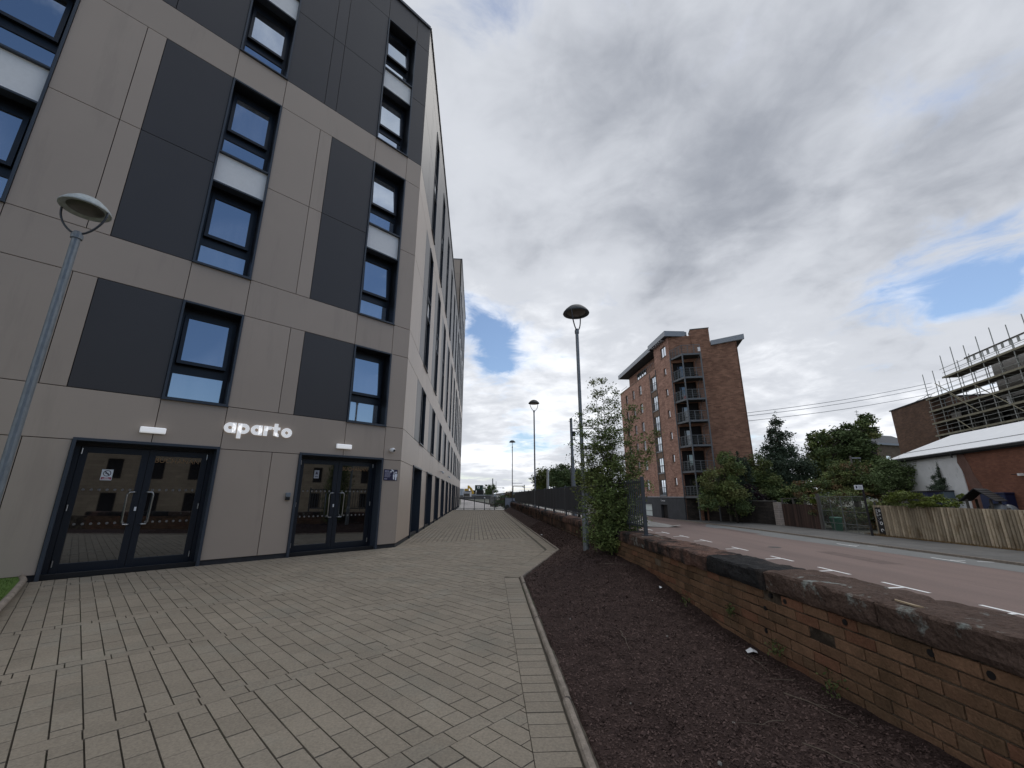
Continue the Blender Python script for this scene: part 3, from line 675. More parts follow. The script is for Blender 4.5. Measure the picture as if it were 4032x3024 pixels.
# soil bed
from mathutils import noise as mn
def kx(y):
    for (a, b) in zip(KN[:-1], KN[1:]):
        if a[1] <= y <= b[1]: return a[0] + (b[0] - a[0]) * (y - a[1]) / (b[1] - a[1])
    return KN[0][0] if y < KN[0][1] else KN[-1][0]
def smooth(a, b, x): t = min(1, max(0, (x - a) / (b - a))); return t * t * (3 - 2 * t)
def soil_z(x, y):
    t = min(1, max(0, (x - kx(y)) / max(.2, wx(y) - kx(y))))
    h = (Z0 + .0) + smooth(3.9, 7.2, y) * .24 * smooth(0, 1, t) + .05 * smooth(.05, .4, t) * (1 - smooth(.75, 1, t))
    h += .022 * mn.noise((x * 1.7, y * 1.7, 0)) + .012 * mn.noise((x * 7, y * 7, 3)) + .006 * mn.noise((x * 22, y * 22, 5))
    return max(h, Z0 - .008)
m = MB(); k_ = m.m(SOIL)
ys = list(np.arange(-6, 1.5, .5)) + list(np.arange(1.5, 6, .05)) + list(np.arange(6, 14, .12)) + list(np.arange(14, 39.7, .6))
NX = 44
for j, y in enumerate(ys):
    x0, x1 = kx(y) + .02, wx(y) + .06
    for i in range(NX + 1):
        x = x0 + (x1 - x0) * i / NX; m.v.append((x, y, soil_z(x, y) if i else Z0 - .03))
for j in range(len(ys) - 1):
    for i in range(NX):
        a = j * (NX + 1) + i; m.f.append((a, a + 1, a + NX + 2, a + NX + 1)); m.mi.append(k_); m.t.append(.5)
tag(m.build('soil_bed', recalc=False, smooth=True), kind='structure')
# bark chips: numbers beyond counting, one object
m = MB(); k_ = m.m(CHIP); NCH = 52000
for i in range(NCH):
    y = 1.9 + (rr.random() ** 1.9) * 16
    x = kx(y) + .04 + rr.random() * (wx(y) - kx(y) - .06)
    s_ = rr.uniform(.003, .0085) * (1 + .09 * (y - 2)); 
    a = rr.uniform(0, 6.283); e = rr.uniform(-.5, .5); c, s = math.cos(a), math.sin(a)
    L_, W_ = s_ * rr.uniform(.8, 1.9), s_ * rr.uniform(.4, .8); z = soil_z(x, y) + rr.uniform(.0, .007)
    ux, uy, uz = c * L_, s * L_, e * L_; vx, vy, vz = -s * W_, c * W_, rr.uniform(-.6, .6) * W_
    i0 = len(m.v)
    m.v += [(x - ux, y - uy, z - uz), (x + vx, y + vy, z + vz + s_ * .4), (x + ux, y + uy, z + uz), (x - vx, y - vy, z - vz)]
    m.f += [(i0, i0 + 3, i0 + 1), (i0 + 1, i0 + 3, i0 + 2)]; t_ = rr.random(); t_ = t_ if t_ < .97 else 1.8
    m.mi += [k_, k_]; m.t += [t_, t_]
for i in range(900):
    y = 2.0 + (rr.random() ** 1.7) * 12; x = kx(y) + .06 + rr.random() * (wx(y) - kx(y) - .1); r_ = rr.uniform(.008, .022); z = soil_z(x, y); i0 = len(m.v); t_ = rr.random() * .6
    m.v.append((x, y, z + r_ * rr.uniform(.6, 1.1)))
    for q in range(6): a = q * 1.047 + rr.uniform(-.3, .3); f = rr.uniform(.7, 1.3); m.v.append((x + r_ * f * math.cos(a), y + r_ * f * math.sin(a), z - .004 + rr.uniform(0, .004)))
    for q in range(6): m.f.append((i0, i0 + 1 + q, i0 + 1 + (q + 1) % 6)); m.mi.append(k_); m.t.append(t_)
tag(m.build('bark_mulch', recalc=False), 'dark crumbly bark and soil covering the planting bed beside the brick wall', 'mulch', kind='stuff')
# stones, twigs, litter
STONE = mat('pebble', (.22, .20, .18), .9, var=.3, vs=20); TWIG = mat('dry_twig', (.12, .095, .072), .9, var=.3, vs=30); PAPER = mat('white_litter', (.8, .82, .84), .6)
PEB = [(.62, 4.9, 'pale pebble near the kerb in the upper part of the soil bed'), (1.4, 4.2, 'pale pebble to the left of the paper scrap'), (.75, 3.05, 'pale pebble near the kerb in the lower part of the soil bed'), (1.25, 2.75, 'pale pebble above the forked twig'), (1.6, 5.2, 'pale pebble below the white plastic spoon'), (1.0, 2.4, 'pale pebble lowest in the soil bed')]
for i, (x, y, plab) in enumerate(PEB):
    m = MB(); r_ = rr.uniform(.006, .013); c = Vector((x, y, soil_z(x, y) + r_ * .4))
    prof = [(max(1e-4, r_ * math.sin(math.pi * j / 5)), r_ * .7 * math.cos(math.pi * j / 5)) for j in range(6)]
    m.lathe(prof, c, STONE, 7); 
    for j in range(len(m.v)): v = Vector(m.v[j]); m.v[j] = tuple(v + Vector((rr.uniform(-1, 1), rr.uniform(-1, 1), rr.uniform(-1, 1))) * r_ * .22)
    tag(m.build('pebble', origin=c), plab, 'pebble', 'pale pebbles on the soil bed')
TW = [((1.02, 4.35), (.96, 3.85), .006, 'thin dry stalk lying in the middle of the soil bed'), ((1.75, 3.1), (1.95, 2.75), .006, 'dry root bending out from the foot of the brick wall'), ((1.55, 2.75), (1.25, 2.72), .004, 'forked pale twig lying near the bottom of the soil bed'),
      ((1.5, 2.55), (1.62, 2.2), .005, 'long pale straw at the lower right of the soil bed'), ((1.95, 3.9), (1.86, 3.45), .005, 'thin twig leaning out from below the paper scrap'), ((1.45, 7.0), (1.75, 6.75), .008, 'curled pale stick in front of the sapling'), ((.95, 5.9), (1.0, 5.5), .004, 'short dry stem in the upper part of the soil bed'), ((1.78, 3.3), (2.02, 3.35), .004, 'curved dry root lying along the wall foot')]
for (a, b, r_, lab) in TW:
    m = MB(); pts = []
    for j in range(7):
        t_ = j / 6; x, y = a[0] + (b[0] - a[0]) * t_, a[1] + (b[1] - a[1]) * t_; x += rr.uniform(-.012, .012); y += rr.uniform(-.012, .012)
        pts.append((x, y, soil_z(x, y) + .012 + .02 * math.sin(t_ * 3) * rr.random()))
    r_ *= .6; m.tube(pts, [r_ * (1 - .6 * j / 6) for j in range(7)], TWIG, 6); pts2 = [pts[3], (pts[3][0] + .06, pts[3][1] - .05, pts[3][2] + .01)]; m.tube(pts2, [r_ * .6, r_ * .2], TWIG, 5)
    tag(m.build('twig', origin=pts[0]), lab, 'twig', 'dry twigs on the soil bed')
def scrap(x, y, s, lab, name, pts):
    m = MB(); z = soil_z(x, y) + .012
    P3 = [Vector((x + px * s, y + py * s, z + pz * s)) for px, py, pz in pts]
    c = sum(P3, Vector()) / len(P3)
    for i in range(len(P3)): m.poly([c + Vector((0, 0, .3 * s)), P3[i], P3[(i + 1) % len(P3)]], PAPER)
    tag(m.build(name, origin=(x, y, z), recalc=False), lab, 'litter')
scrap(2.03, 3.98, .05, 'crumpled white paper scrap on the soil against the brick wall', 'paper_scrap', [(-.9, -.5, 0), (-.1, -.8, .3), (.8, -.6, 0), (1, .2, .1), (.2, .6, .5), (-.7, .5, .1)])
scrap(1.88, 5.72, .04, 'small white plastic spoon lying on the soil below the wall', 'plastic_spoon', [(-.4, -.5, 0), (.3, -.5, .2), (.4, .2, .1), (.0, 1.6, .3), (-.35, .3, 0)])
scrap(.98, 14.5, .05, 'round white wrapper on the soil beyond the first lamp post', 'wrapper', [(-.7, -.6, 0), (.6, -.7, .2), (.8, .4, .1), (0, .8, .3), (-.7, .5, 0)])
scrap(.2 , 1.0, .03, 'pale leaf scrap on the soil near the kerb', 'leaf_scrap', [(-.7, -.6, 0), (.6, -.7, .2), (.8, .4, .1), (0, .8, .3)]) if False else None
# drain cover strips on the paving
for (x, y, w, lab) in ((-2.35, 13.2, .35, 'pale slot drain cover in the paving by the corner of the residence'), (-2.4, 33.2, 1.2, 'long pale drain strip across the paving before the far gate'), (-4.3, 33.0, .35, 'short pale drain strip beside the far end of the side wall')):
    m = MB(); m.box((x, y, Z0 + .001), (x + w, y + .10, Z0 + .006), CONC); tag(m.build('drain_cover', origin=(x, y, Z0)), lab, 'drain cover')
# grass patch with edging at far left
GRASS = mat('short_grass', (.055, .105, .012), .9, var=.35, vs=30, tint=.4); MOSS = mat('moss', (.045, .055, .018), .95, var=.4, vs=14)
g0, g1, g2 = (-9.3, 9.3 * 0 + 8.75 * 0 + 4.72), (-8.0, 6.2), (-6.6, 4.7)
SGN = 1; EP = [Vector(p) for p in ((-7.52, 6.90, 0), (-7.15, 6.60, 0), (-6.29, 5.71, 0), (-5.1, 4.45, 0))]
GA = [EP[0], EP[1], EP[2], EP[3], FA(-14.5, 3.2, 0), FA(-14.5, .03, 0)]
m = MB(); m.poly([(p.x, p.y, Z0 + .09) for p in GA], GRASS); k_ = m.m(GRASS)
o_, e_ = GA[0], GA[3]
for i in range(9000):
    s_ = rr.uniform(-11.0, -6.4); n = rr.uniform(.05, 2.2)
    q_ = FA(s_, n, 0)
    if (q_ - EP[0]).dot(Vector((EP[3].y - EP[0].y, -(EP[3].x - EP[0].x), 0))) * SGN < .02: continue
    p = FA(s_, n, Z0 + .09); a = rr.uniform(0, 6.28); h_ = rr.uniform(.012, .03); i0 = len(m.v)
    m.v += [(p.x - .003, p.y, p.z), (p.x + .003, p.y, p.z), (p.x + math.cos(a) * .012, p.y + math.sin(a) * .012, p.z + h_)]; m.f.append((i0, i0 + 1, i0 + 2)); m.mi.append(k_); m.t.append(rr.random())
tag(m.build('grass', recalc=False), 'bright green short grass patch left of the left entrance', 'grass', kind='stuff')
m = MB(); m.tube([p + Vector((0, 0, Z0 + .085)) for p in EP], .038, CONC, 10)
tag(m.build('edging_stone', smooth=True, origin=EP[0]), 'rounded concrete edging between the grass patch and the paving', 'edging')

# ------------------------------------------------------------------ retaining wall with coping and railings
dW = Vector((-.0621, 1, 0)).normalized(); nW = Vector((-dW.y, dW.x, 0)); W0 = Vector((2.37, 0, 0))
def FW(s, n, z): return W0 + dW * s + nW * n + Vector((0, 0, z))
BR = [mat('wall_brick', (.205, .120, .073), .92, tint=.17, var=.2, vs=9, bump=.5, bs=60, col2=(.14, .088, .052), c2s=2.2, c2t=(.45, .7), vs2=(70, .2), spec=.15),
      mat('red_wall_brick', (.195, .098, .06), .92, tint=.2, var=.22, vs=9, bump=.5, bs=60, vs2=(70, .2), spec=.15),
      mat('brown_wall_brick', (.155, .098, .060), .92, tint=.3, var=.25, vs=9, bump=.5, bs=60, vs2=(70, .2), spec=.15)]
MORT = mat('wall_mortar', (.17, .135, .10), .95, var=.45, vs=5, bump=.6, bs=80, col2=(.045, .036, .028), c2s=3, c2t=(.4, .6), spec=.1)
COPE = mat('weathered_sandstone_coping', (.175, .105, .082), .95, var=.4, vs=9, bump=2.2, bs=30, col2=(.040, .035, .033), c2s=2.6, c2t=(.42, .58), vs2=(55, .3), spec=.15)
COPE2 = mat('blackened_coping', (.028, .028, .029), .95, var=.35, vs=7, bump=1.0, bs=38, col2=(.06, .05, .045), c2s=3, c2t=(.5, .7), spec=.15)
COPE3 = mat('lichened_coping', (.105, .072, .058), .95, var=.3, vs=7, bump=1.2, bs=38, col2=(.26, .28, .26), c2s=5.5, c2t=(.58, .66), vs2=(55, .3), spec=.15)
STN = mat('rubble_sandstone', (.125, .070, .050), .95, var=.3, vs=3, bump=1.0, bs=16, tint=.45, col2=(.045, .038, .030), c2s=1.6, c2t=(.4, .62), spec=.15)
wall = thing('brick_retaining_wall', 'low brown brick and stone retaining wall with rough stone coping along the soil bed', 'wall', FW(0, 0, -.1))
m = MB(); m.box((-9, -.40, -1.78), (41, -.045, .425), MORT, FW); m.build('wall_core', wall)
m = MB(); rb = random.Random(11)
HOLES = {(4.35, 7), (3.95, 7), (4.45, 5), (2.95, 7), (4.0, 3), (2.3, 6)}
nr = 8; ch = .0765
for row in range(-2, nr):
    z0 = .425 - (nr - row) * ch; z1 = z0 + ch - .010; s = -2.0 + (.12 if row % 2 else 0) + rb.uniform(-.02, .02)
    hdr = row in (2,)
    while s < 8.25:
        L_ = (.108 if hdr else .222) * rb.uniform(.97, 1.03)
        hole = any(abs(s + L_ / 2 - h[0]) < .06 and row == h[1] for h in HOLES)
        if True:
            f_ = -.033 + rb.uniform(-.003, .004) - (.02 if rb.random() < .02 else 0)
            j = lambda: rb.uniform(-.0025, .0025)
            P8 = [(s + j(), -.09, z0 + j()), (s + L_ + j(), -.09, z0 + j()), (s + L_ + j(), f_ + j() * .5, z0 + j()), (s + j(), f_ + j() * .5, z0 + j()), (s + j(), -.09, z1 + j()), (s + L_ + j(), -.09, z1 + j()), (s + L_ + j(), f_ + j() * .5, z1 + j()), (s + j(), f_ + j() * .5, z1 + j())]
            q = rb.random(); m.hexa([FW(*p) for p in P8], BR[0] if q < .66 else BR[1] if q < .80 else BR[2], rb.random())
        s += L_ + .010
m.build('brickwork', wall, bevel=.004)
HO = [(3.82, .389), (3.64, .383), (3.91, .272), (3.94, .092), (3.07, .387), (2.52, .385), (2.245, .381)]
for (s, z) in HO:
    m = MB(); m.tube([FW(s, -.05, z), FW(s, -.0275, z)], .019, BLACK, 12); m.build('dark_hole_disc', wall)  # black disc on the brick face paints the dark inside a hole
m = MB(); s = 8.3
while s < 40.5:
    for z0, z1 in ((-.25, -.02), (-.005, .2), (.215, .42)):
        x = s; e = s + 2.4
        while x < e - .05:
            L_ = min(rb.uniform(.35, .85), e - x)
            if e - x - L_ < .2: L_ = e - x
            f_ = -.03 + rb.uniform(-.012, .018)
            m.hexa([FW(*p) for p in [(x + .008, -.12, z0), (x + L_ - .008, -.12, z0), (x + L_ - .01, f_ + rb.uniform(-.01, .01), z0 + .008), (x + .01, f_ + rb.uniform(-.01, .01), z0 + .008), (x + .008, -.12, z1), (x + L_ - .008, -.12, z1), (x + L_ - .01, f_, z1 - .01), (x + .01, f_, z1 - .008)]], STN, rb.random()); x += L_
    s += 2.4
m.build('stonework', wall, bevel=.012)
def rough_block(s0, s1, mt, seed, z0=.435, z1=.588, n0=-.43, n1=.0, dense=True):
    ns, nn, nz = (int((s1 - s0) / .035), 10, 6) if dense else (8, 4, 3)
    m = MB(); k = m.m(mt); idx = {}
    def V(i, j, l):
        if (i, j, l) in idx: return idx[(i, j, l)]
        s = s0 + (s1 - s0) * i / ns; n = n0 + (n1 - n0) * j / nn; z = z0 + (z1 - z0) * l / nz
        e = 1.0
        zt = (l / nz); er = .020 * max(0, mn.noise((s * 3 + seed, n * 5, 1.7))) + .018 * max(0, mn.noise((s * 9 + seed, n * 11, 4)))
        if j == nn: 
            n += .014 * mn.noise((s * 4, z * 9, seed)) + .007 * mn.noise((s * 13, z * 22, seed)) + .008 * mn.noise((s * 22, z * 30, seed + 9)) - (.012 if l == nz else 0) - (.010 if l == 0 else 0)
        if l == nz: z -= er + (.006 if j == nn else 0) + .006 * mn.noise((s * 18, n * 18, seed)) + .008 * mn.noise((s * 5, n * 3, seed))
        if l == 0: z += .012 * mn.noise((s * 6, n * 6, seed)) - .006
        if i in (0, ns) and j >= nn - 1: n -= .012
        if i in (0, ns) and l == nz: z -= .010
        idx[(i, j, l)] = len(m.v); m.v.append(tuple(FW(s, n, z))); return idx[(i, j, l)]
    def face(a, b, c, d): m.f.append((a, b, c, d)); m.mi.append(k); m.t.append(.5)
    for i in range(ns):
        for j in range(nn): face(V(i, j, nz), V(i + 1, j, nz), V(i + 1, j + 1, nz), V(i, j + 1, nz)); face(V(i, j, 0), V(i, j + 1, 0), V(i + 1, j + 1, 0), V(i + 1, j, 0))
        for l in range(nz): face(V(i, nn, l), V(i, nn, l + 1), V(i + 1, nn, l + 1), V(i + 1, nn, l)); face(V(i, 0, l), V(i + 1, 0, l), V(i + 1, 0, l + 1), V(i, 0, l + 1))
    for j in range(nn):
        for l in range(nz): face(V(0, j, l), V(0, j, l + 1), V(0, j + 1, l + 1), V(0, j + 1, l)); face(V(ns, j, l), V(ns, j + 1, l), V(ns, j + 1, l + 1), V(ns, j, l + 1))
    return m.build('coping_stone', wall, smooth=False)
s = -2.0; i = 0
ST = [1.1, 1.15, 1.2, 1.35, 1.05, .95, .98, .80, .62, .62]
KD = [COPE, COPE, COPE2, COPE3, COPE3, COPE2, COPE, COPE, COPE3, COPE]
while s < 40.6:
    L_ = ST[i] if i < len(ST) else rb.uniform(.75, 1.15)
    mt = KD[i] if i < len(KD) else rb.choice([COPE, COPE2, COPE])
    rough_block(s + .006, s + L_ - .006, mt, i * 3.7, z0=.435 + rb.uniform(-.008, .008), z1=.59 + rb.uniform(-.006, .006), n1=rb.uniform(-.008, .012), dense=(s < 9)); s += L_; i += 1
m = MB(); m.prism([(2.55, -.085), (2.74, -.10), (2.72, -.085), (2.6, -.07)], .592, .600, mat('wood_sliver', (.40, .31, .20), .8), FW)
tag(m.build('wood_splinter', origin=FW(2.9, -.1, .595)), 'pale split piece of wood lying on the coping stones', 'wood scrap')
# weeds at the wall foot
LEAFW = mat('weed_leaf', (.075, .095, .025), .8, tint=.4)
def leaf_cloud(mb, mt, centers, n, size, rnd, flat=.0, up=(0, 0, 1)):
    k = mb.m(mt); tot = sum(c[3] for c in centers)
    for c in centers:
        x0, y0, z0_, wgt, rx, ry, rz = c
        for _ in range(int(n * wgt / tot)):
            g = [rnd.gauss(0, .5) for _ in range(3)]
            x, y, z = x0 + g[0] * rx, y0 + g[1] * ry, z0_ + g[2] * rz
            a, b = rnd.uniform(0, 6.283), rnd.uniform(-1.1, 1.1)
            u = Vector((math.cos(a) * math.cos(b), math.sin(a) * math.cos(b), math.sin(b))); w = u.cross(Vector((rnd.uniform(-1, 1), rnd.uniform(-1, 1), rnd.uniform(.2, 1)))).normalized()
            s_ = size * rnd.uniform(.6, 1.3); p = Vector((x, y, z)); i0 = len(mb.v)
            mb.v += [tuple(p - u * s_), tuple(p + w * s_ * .5), tuple(p + u * s_), tuple(p - w * s_ * .5)]
            mb.f.append((i0, i0 + 1, i0 + 2, i0 + 3)); mb.mi.append(k); mb.t.append(rnd.random())
for (s, z, r_, lab) in ((3.75, .02, .07, 'small weed growing on the brick face above the paper scrap'), (4.35, .15, .05, 'sparse weed sprouting from a mortar joint high on the brick wall'), (3.2, -.06, .10, 'low tuft of weeds at the foot of the brick wall'), (5.3, .02, .10, 'brown weed clump at the wall foot beyond the white spoon')):
    m = MB(); rw = random.Random(int(s * 10)); c = FW(s, .04, z)
    leaf_cloud(m, LEAFW, [(c.x, c.y, c.z, 1, r_ * .6, r_, r_)], 90, .014, rw); m.tube([FW(s, .0, z - .05), FW(s + .02, .03, z + .03)], .003, TWIG, 5)
    tag(m.build('weed', origin=c, recalc=False), lab, 'weed', 'weeds on the retaining wall')
# railings
SHEET = mat('dark_privacy_sheet', (.026, .031, .042), .75, var=.35, vs=2.5, bump=.4, bs=3, stretch=(1, 1, .3))
RAILM = mat('grey_painted_rail', (.06, .068, .075), .5, var=.15, vs=12)
rail = thing('wall_railings', 'dark metal railings on top of the retaining wall, mostly covered by dark sheeting', 'railings', FW(7, -.2, .59))
post = [6.97, 9.3, 11.35] + [11.35 + 2.35 * k for k in range(1, 12)]
for i, s in enumerate(post):
    m = MB(); m.box((s - .02, -.22, .56), (s + .02, -.165, 1.50), RAILM, FW); m.build('post', rail, bevel=.003)
    m = MB(); m.box((s - .07, -.28, .585), (s + .07, -.14, .60), RAILM, FW); m.build('base_plate', rail)
for a, b in zip(post[:-1], post[1:]):
    m = MB(); m.box((a + .03, -.22, .70), (b - .03, -.20, .735), RAILM, FW); m.box((a + .03, -.22, 1.40), (b - .03, -.20, 1.435), RAILM, FW)
    n_b = int((b - a) / .1)
    for k in range(1, n_b): x = a + (b - a) * k / n_b; m.box((x - .007, -.217, .62 if k % 4 == 0 else .70), (x + .007, -.203, 1.47), RAILM, FW)
    m.build('railing_panel', rail)
for a, b in zip(post[2:-1], post[3:]):
    m = MB(); nS = 10
    for k in range(nS):
        x0, x1 = a + (b - a) * k / nS, a + (b - a) * (k + 1) / nS
        w0, w1 = .004 * math.sin(k * 1.9 + a), .004 * math.sin((k + 1) * 1.9 + a)
        m.poly([FW(x0, -.175 + w0, .76), FW(x1, -.175 + w1, .76), FW(x1, -.180 + w1, 1.45), FW(x0, -.180 + w0, 1.45)], SHEET)
    so = m.build('privacy_sheet', rail, recalc=False); sm = so.modifiers.new('thick', 'SOLIDIFY'); sm.thickness = .004
# gate
def FG(s, n, z): return Vector((-5.33 + s, 39.5 + s * .02 - n, z))
gt = thing('railing_gate', 'black metal railings closing the far end of the paved path', 'gate', FG(3, 0, Z0))
GL = 5.62
m = MB(); m.box((0, -.05, Z0 - .05), (GL, .05, Z0 + .03), CONC, FG); m.build('sill', gt)
for k in range(7):
    s = GL * k / 6; m = MB(); m.tube([FG(s, 0, Z0), FG(s, 0, 1.08)], .042, RAILM, 8); sphere(m, FG(s, 0, 1.10), .04, RAILM, 8); m.build('post', gt)
for k in range(6):
    a, b = GL * k / 6 + .03, GL * (k + 1) / 6 - .03; m = MB()
    m.box((a, -.012, Z0 + .10), (b, .012, Z0 + .135), RAILM, FG); m.box((a, -.012, .97), (b, .012, 1.0), RAILM, FG)
    for q in range(1, 9): x = a + (b - a) * q / 9; m.tube([FG(x, 0, Z0 + .1), FG(x, 0, 1.04)], .013, RAILM, 5)
    m.build('railing_panel', gt)
t = thing('gate_bell', 'small white round fitting on a post of the far gate', 'fitting', FG(2 * GL / 6 + .9, .04, 1.0)); m = MB(); sphere(m, FG(2 * GL / 6 + .93, .05, .98), .07, WHITEP, 10); m.build('globe', t, smooth=True)

# ------------------------------------------------------------------ lamp posts
def lamp(x, y, zb, zt, lab, rot=0.0, rr_=.29, top=LAMPDK, polem=GALV, sl=.75, pw_=1.0):
    t = thing('lamp_post', lab, 'lamp post', (x, y, zb), 'lamp posts along the soil bed')
    m = MB(); m.tube([(x, y, zb - .1), (x, y, zb + sl - .07), (x, y, zb + sl)], [.062 * pw_, .062 * pw_, .040 * pw_], polem, 14); m.build('pole_base', t, smooth=False)
    m = MB(); m.tube([(x, y, zb + sl - .01), (x, y, zt - .62)], [.040 * pw_, .036 * pw_], polem, 12); m.build('pole', t)
    m = MB(); m.tube([(x, y, zt - .66), (x, y, zt - .60), (x, y, zt - .55)], [.048 * pw_, .050 * pw_, .034 * pw_], polem, 14); m.build('collar', t)
    e = Vector((math.cos(rot), math.sin(rot), 0))
    for sg in (-1, 1):
        P_ = []
        for k in range(9):
            q = k / 8; r = .03 + (rr_ * .97 - .03) * (math.sin(q * math.pi / 2)) ** .85; z = zt - .58 + .40 * q ** 1.25
            P_.append(Vector((x, y, z)) + e * r * sg)
        m = MB(); m.tube(P_, .014, GALVD, 8); m.build('arm', t, smooth=True)
    zr_ = zt - .17
    m = MB(); m.lathe([(.001, .20), (rr_ * .28, .19), (rr_ * .55, .155), (rr_ * .80, .09), (rr_ * .96, .03), (rr_, .0), (rr_ * .985, -.012), (rr_ * .93, -.010), (rr_ * .72, .012), (rr_ * .70, .02)], (x, y, zr_), top, 32); m.build('lamp_shade', t, smooth=True)
    m = MB(); m.lathe([(rr_ * .71, .014), (rr_ * .60, -.005), (rr_ * .3, -.016), (.001, -.02)], (x, y, zr_), LENS, 28); m.build('lens', t, smooth=True)
    return t
lamp(-6.26, 5.20, Z0, 5.42, 'galvanised lamp post at far left in front of the residence', R(14), .29, LAMPTOP, GALV, pw_=1.35)
lamp(1.47, 8.75, .05, 5.40, 'tall lamp post with dark domed shade beside the sapling', R(62), .30, LAMPDK, GALV)
lamp(1.19, 22.0, .03, 6.20, 'lamp post second nearest along the soil bed, before the sheeted railings', R(40), .30, LAMPDK, GALV)
lamp(.03, 39.0, 0, 6.20, 'smallest and farthest lamp post, standing beside the far gate', R(95), .30, LAMPDK, GALVD)
# ------------------------------------------------------------------ foliage
def leaf_mat(name, c, var=.45, c2=None):
    m = mat(name, c, .75, tint=var, var=.25, vs=.8, spec=.25, col2=c2, c2s=.6, c2t=(.45, .6)); return m
LF_SAP = leaf_mat('sapling_leaf', (.14, .19, .06), .5, (.18, .195, .06)); LF_CON = leaf_mat('conifer_needles', (.068, .096, .062), .4)
LF_DK = leaf_mat('dark_green_leaf', (.10, .14, .055), .5); LF_MID = leaf_mat('mid_green_leaf', (.155, .20, .065), .5, (.18, .19, .07)); LF_LT = leaf_mat('light_green_leaf', (.15, .19, .035), .5)
LF_PUR = leaf_mat('purple_leaf', (.030, .018, .024), .5); LF_BR = leaf_mat('browned_leaf', (.13, .085, .04), .5)
BARK = mat('bark', (.060, .048, .038), .95, var=.3, vs=8, bump=.5, bs=20)
def crown_mesh(name, parent, blobs, n, size, lm, seed, clumps=14, spread=.30, inner=.25, mats=None):
    r = random.Random(seed); m = MB(); tot = sum(b[3] * b[4] * b[5] for b in blobs) ** 1.0
    for b in blobs:
        bx, by, bz, rx, ry, rz = b; nb_ = max(40, int(n * (rx * ry * rz) / tot)); cl = []
        for _ in range(clumps):
            v = Vector((r.gauss(0, 1), r.gauss(0, 1), r.gauss(0, 1))).normalized() * (r.uniform(.55, 1.0) if r.random() > inner else r.uniform(.1, .55)); cl.append((v, r.uniform(.6, 1.3), r.random()))
        for _ in range(nb_):
            v, w_, ct = r.choice(cl); g = Vector((r.gauss(0, 1), r.gauss(0, 1), r.gauss(0, .8))) * spread * w_ * .62
            q = v + g; p = Vector((bx + q.x * rx, by + q.y * ry, bz + q.z * rz))
            a, e = r.uniform(0, 6.283), r.uniform(-.9, .9)
            u = Vector((math.cos(a) * math.cos(e), math.sin(a) * math.cos(e), math.sin(e))); wv = u.cross(Vector((r.uniform(-1, 1), r.uniform(-1, 1), r.uniform(-.2, 1)))).normalized()
            s = size * r.uniform(.55, 1.25); i0 = len(m.v)
            m.v += [tuple(p - u * s), tuple(p + wv * s * .55 + Vector((0, 0, s * .15))), tuple(p + u * s), tuple(p - wv * s * .55)]
            m.f.append((i0, i0 + 1, i0 + 2, i0 + 3)); m.mi.append(m.m((mats or [lm])[int(ct * len(mats or [lm]))])); m.t.append(min(1.2, max(0, ct * .6 + r.random() * .4)))
    return m.build(name, parent, recalc=False)
def limbs(parent, base, blobs, r0, seed, top=None, mt=None):
    r = random.Random(seed); m = MB(); base = Vector(base); mt = mt or BARK
    zt = top if top else max(b[2] for b in blobs); ax = sum(b[0] for b in blobs) / len(blobs); ay = sum(b[1] for b in blobs) / len(blobs)
    P_ = [base.lerp(Vector((ax, ay, zt)), q / 6) + Vector((r.uniform(-.1, .1), r.uniform(-.1, .1), 0)) * r0 * 4 * (q > 0) for q in range(7)]
    m.tube(P_, [r0 * (1 - .13 * q) for q in range(7)], mt, 8)
    for b in blobs:
        for _ in range(5):
            a = P_[r.randint(1, 5)]; e = Vector((b[0] + r.uniform(-.7, .7) * b[3], b[1] + r.uniform(-.7, .7) * b[4], b[2] + r.uniform(-.3, .7) * b[5])); mid = a.lerp(e, .5) + Vector((r.uniform(-.1, .1), r.uniform(-.1, .1), .1)) * b[3]
            m.tube([a, mid, e], [r0 * .35, r0 * .22, r0 * .06], mt, 5)
    return m.build('trunk', parent, smooth=True)
def tree(name, lab, cat, base, blobs, n, size, lm, seed, r0=.15, group=None, clumps=14, spread=.30, mats=None, top=None, inner=.25):
    t = thing(name, lab, cat, base, group); limbs(t, base, blobs, r0, seed, top)
    crown_mesh('crown', t, blobs, n, size, lm, seed, clumps, spread, inner, mats); return t
# sapling in the bed: several thin upright stems
base = Vector((1.84, 8.1, .08))
t = thing('sapling', 'young leafy sapling growing from the soil bed in front of the wall railings', 'tree', base)
r = random.Random(5); m = MB(); cr = MB(); k_ = cr.m(LF_SAP)
def put_leaf(p, s, tv):
    a, e = r.uniform(0, 6.283), r.uniform(-.6, 1.0)
    u = Vector((math.cos(a) * math.cos(e), math.sin(a) * math.cos(e), math.sin(e))); w = u.cross(Vector((r.uniform(-1, 1), r.uniform(-1, 1), r.uniform(0, 1)))).normalized(); i0 = len(cr.v)
    cr.v.extend([tuple(p), tuple(p + u * s + w * s * .45), tuple(p + u * s * 2), tuple(p + u * s - w * s * .45)]); cr.f.append((i0, i0 + 1, i0 + 2, i0 + 3)); cr.mi.append(k_); cr.t.append(tv)
stems = [((-.22, -.1, 3.55), .016), ((.02, .1, 3.65), .018), ((.24, -.05, 3.35), .016), ((.50, -.3, 2.95), .014), ((.12, .05, 3.2), .013), ((.95, -.2, 2.45), .013), ((-.5, .1, 2.9), .011), ((.70, .2, 2.1), .012), ((-.35, .1, 2.2), .010), ((.1, .3, 2.6), .012), ((-.55, .0, 1.55), .009), ((.5, -.3, 1.4), .009)]
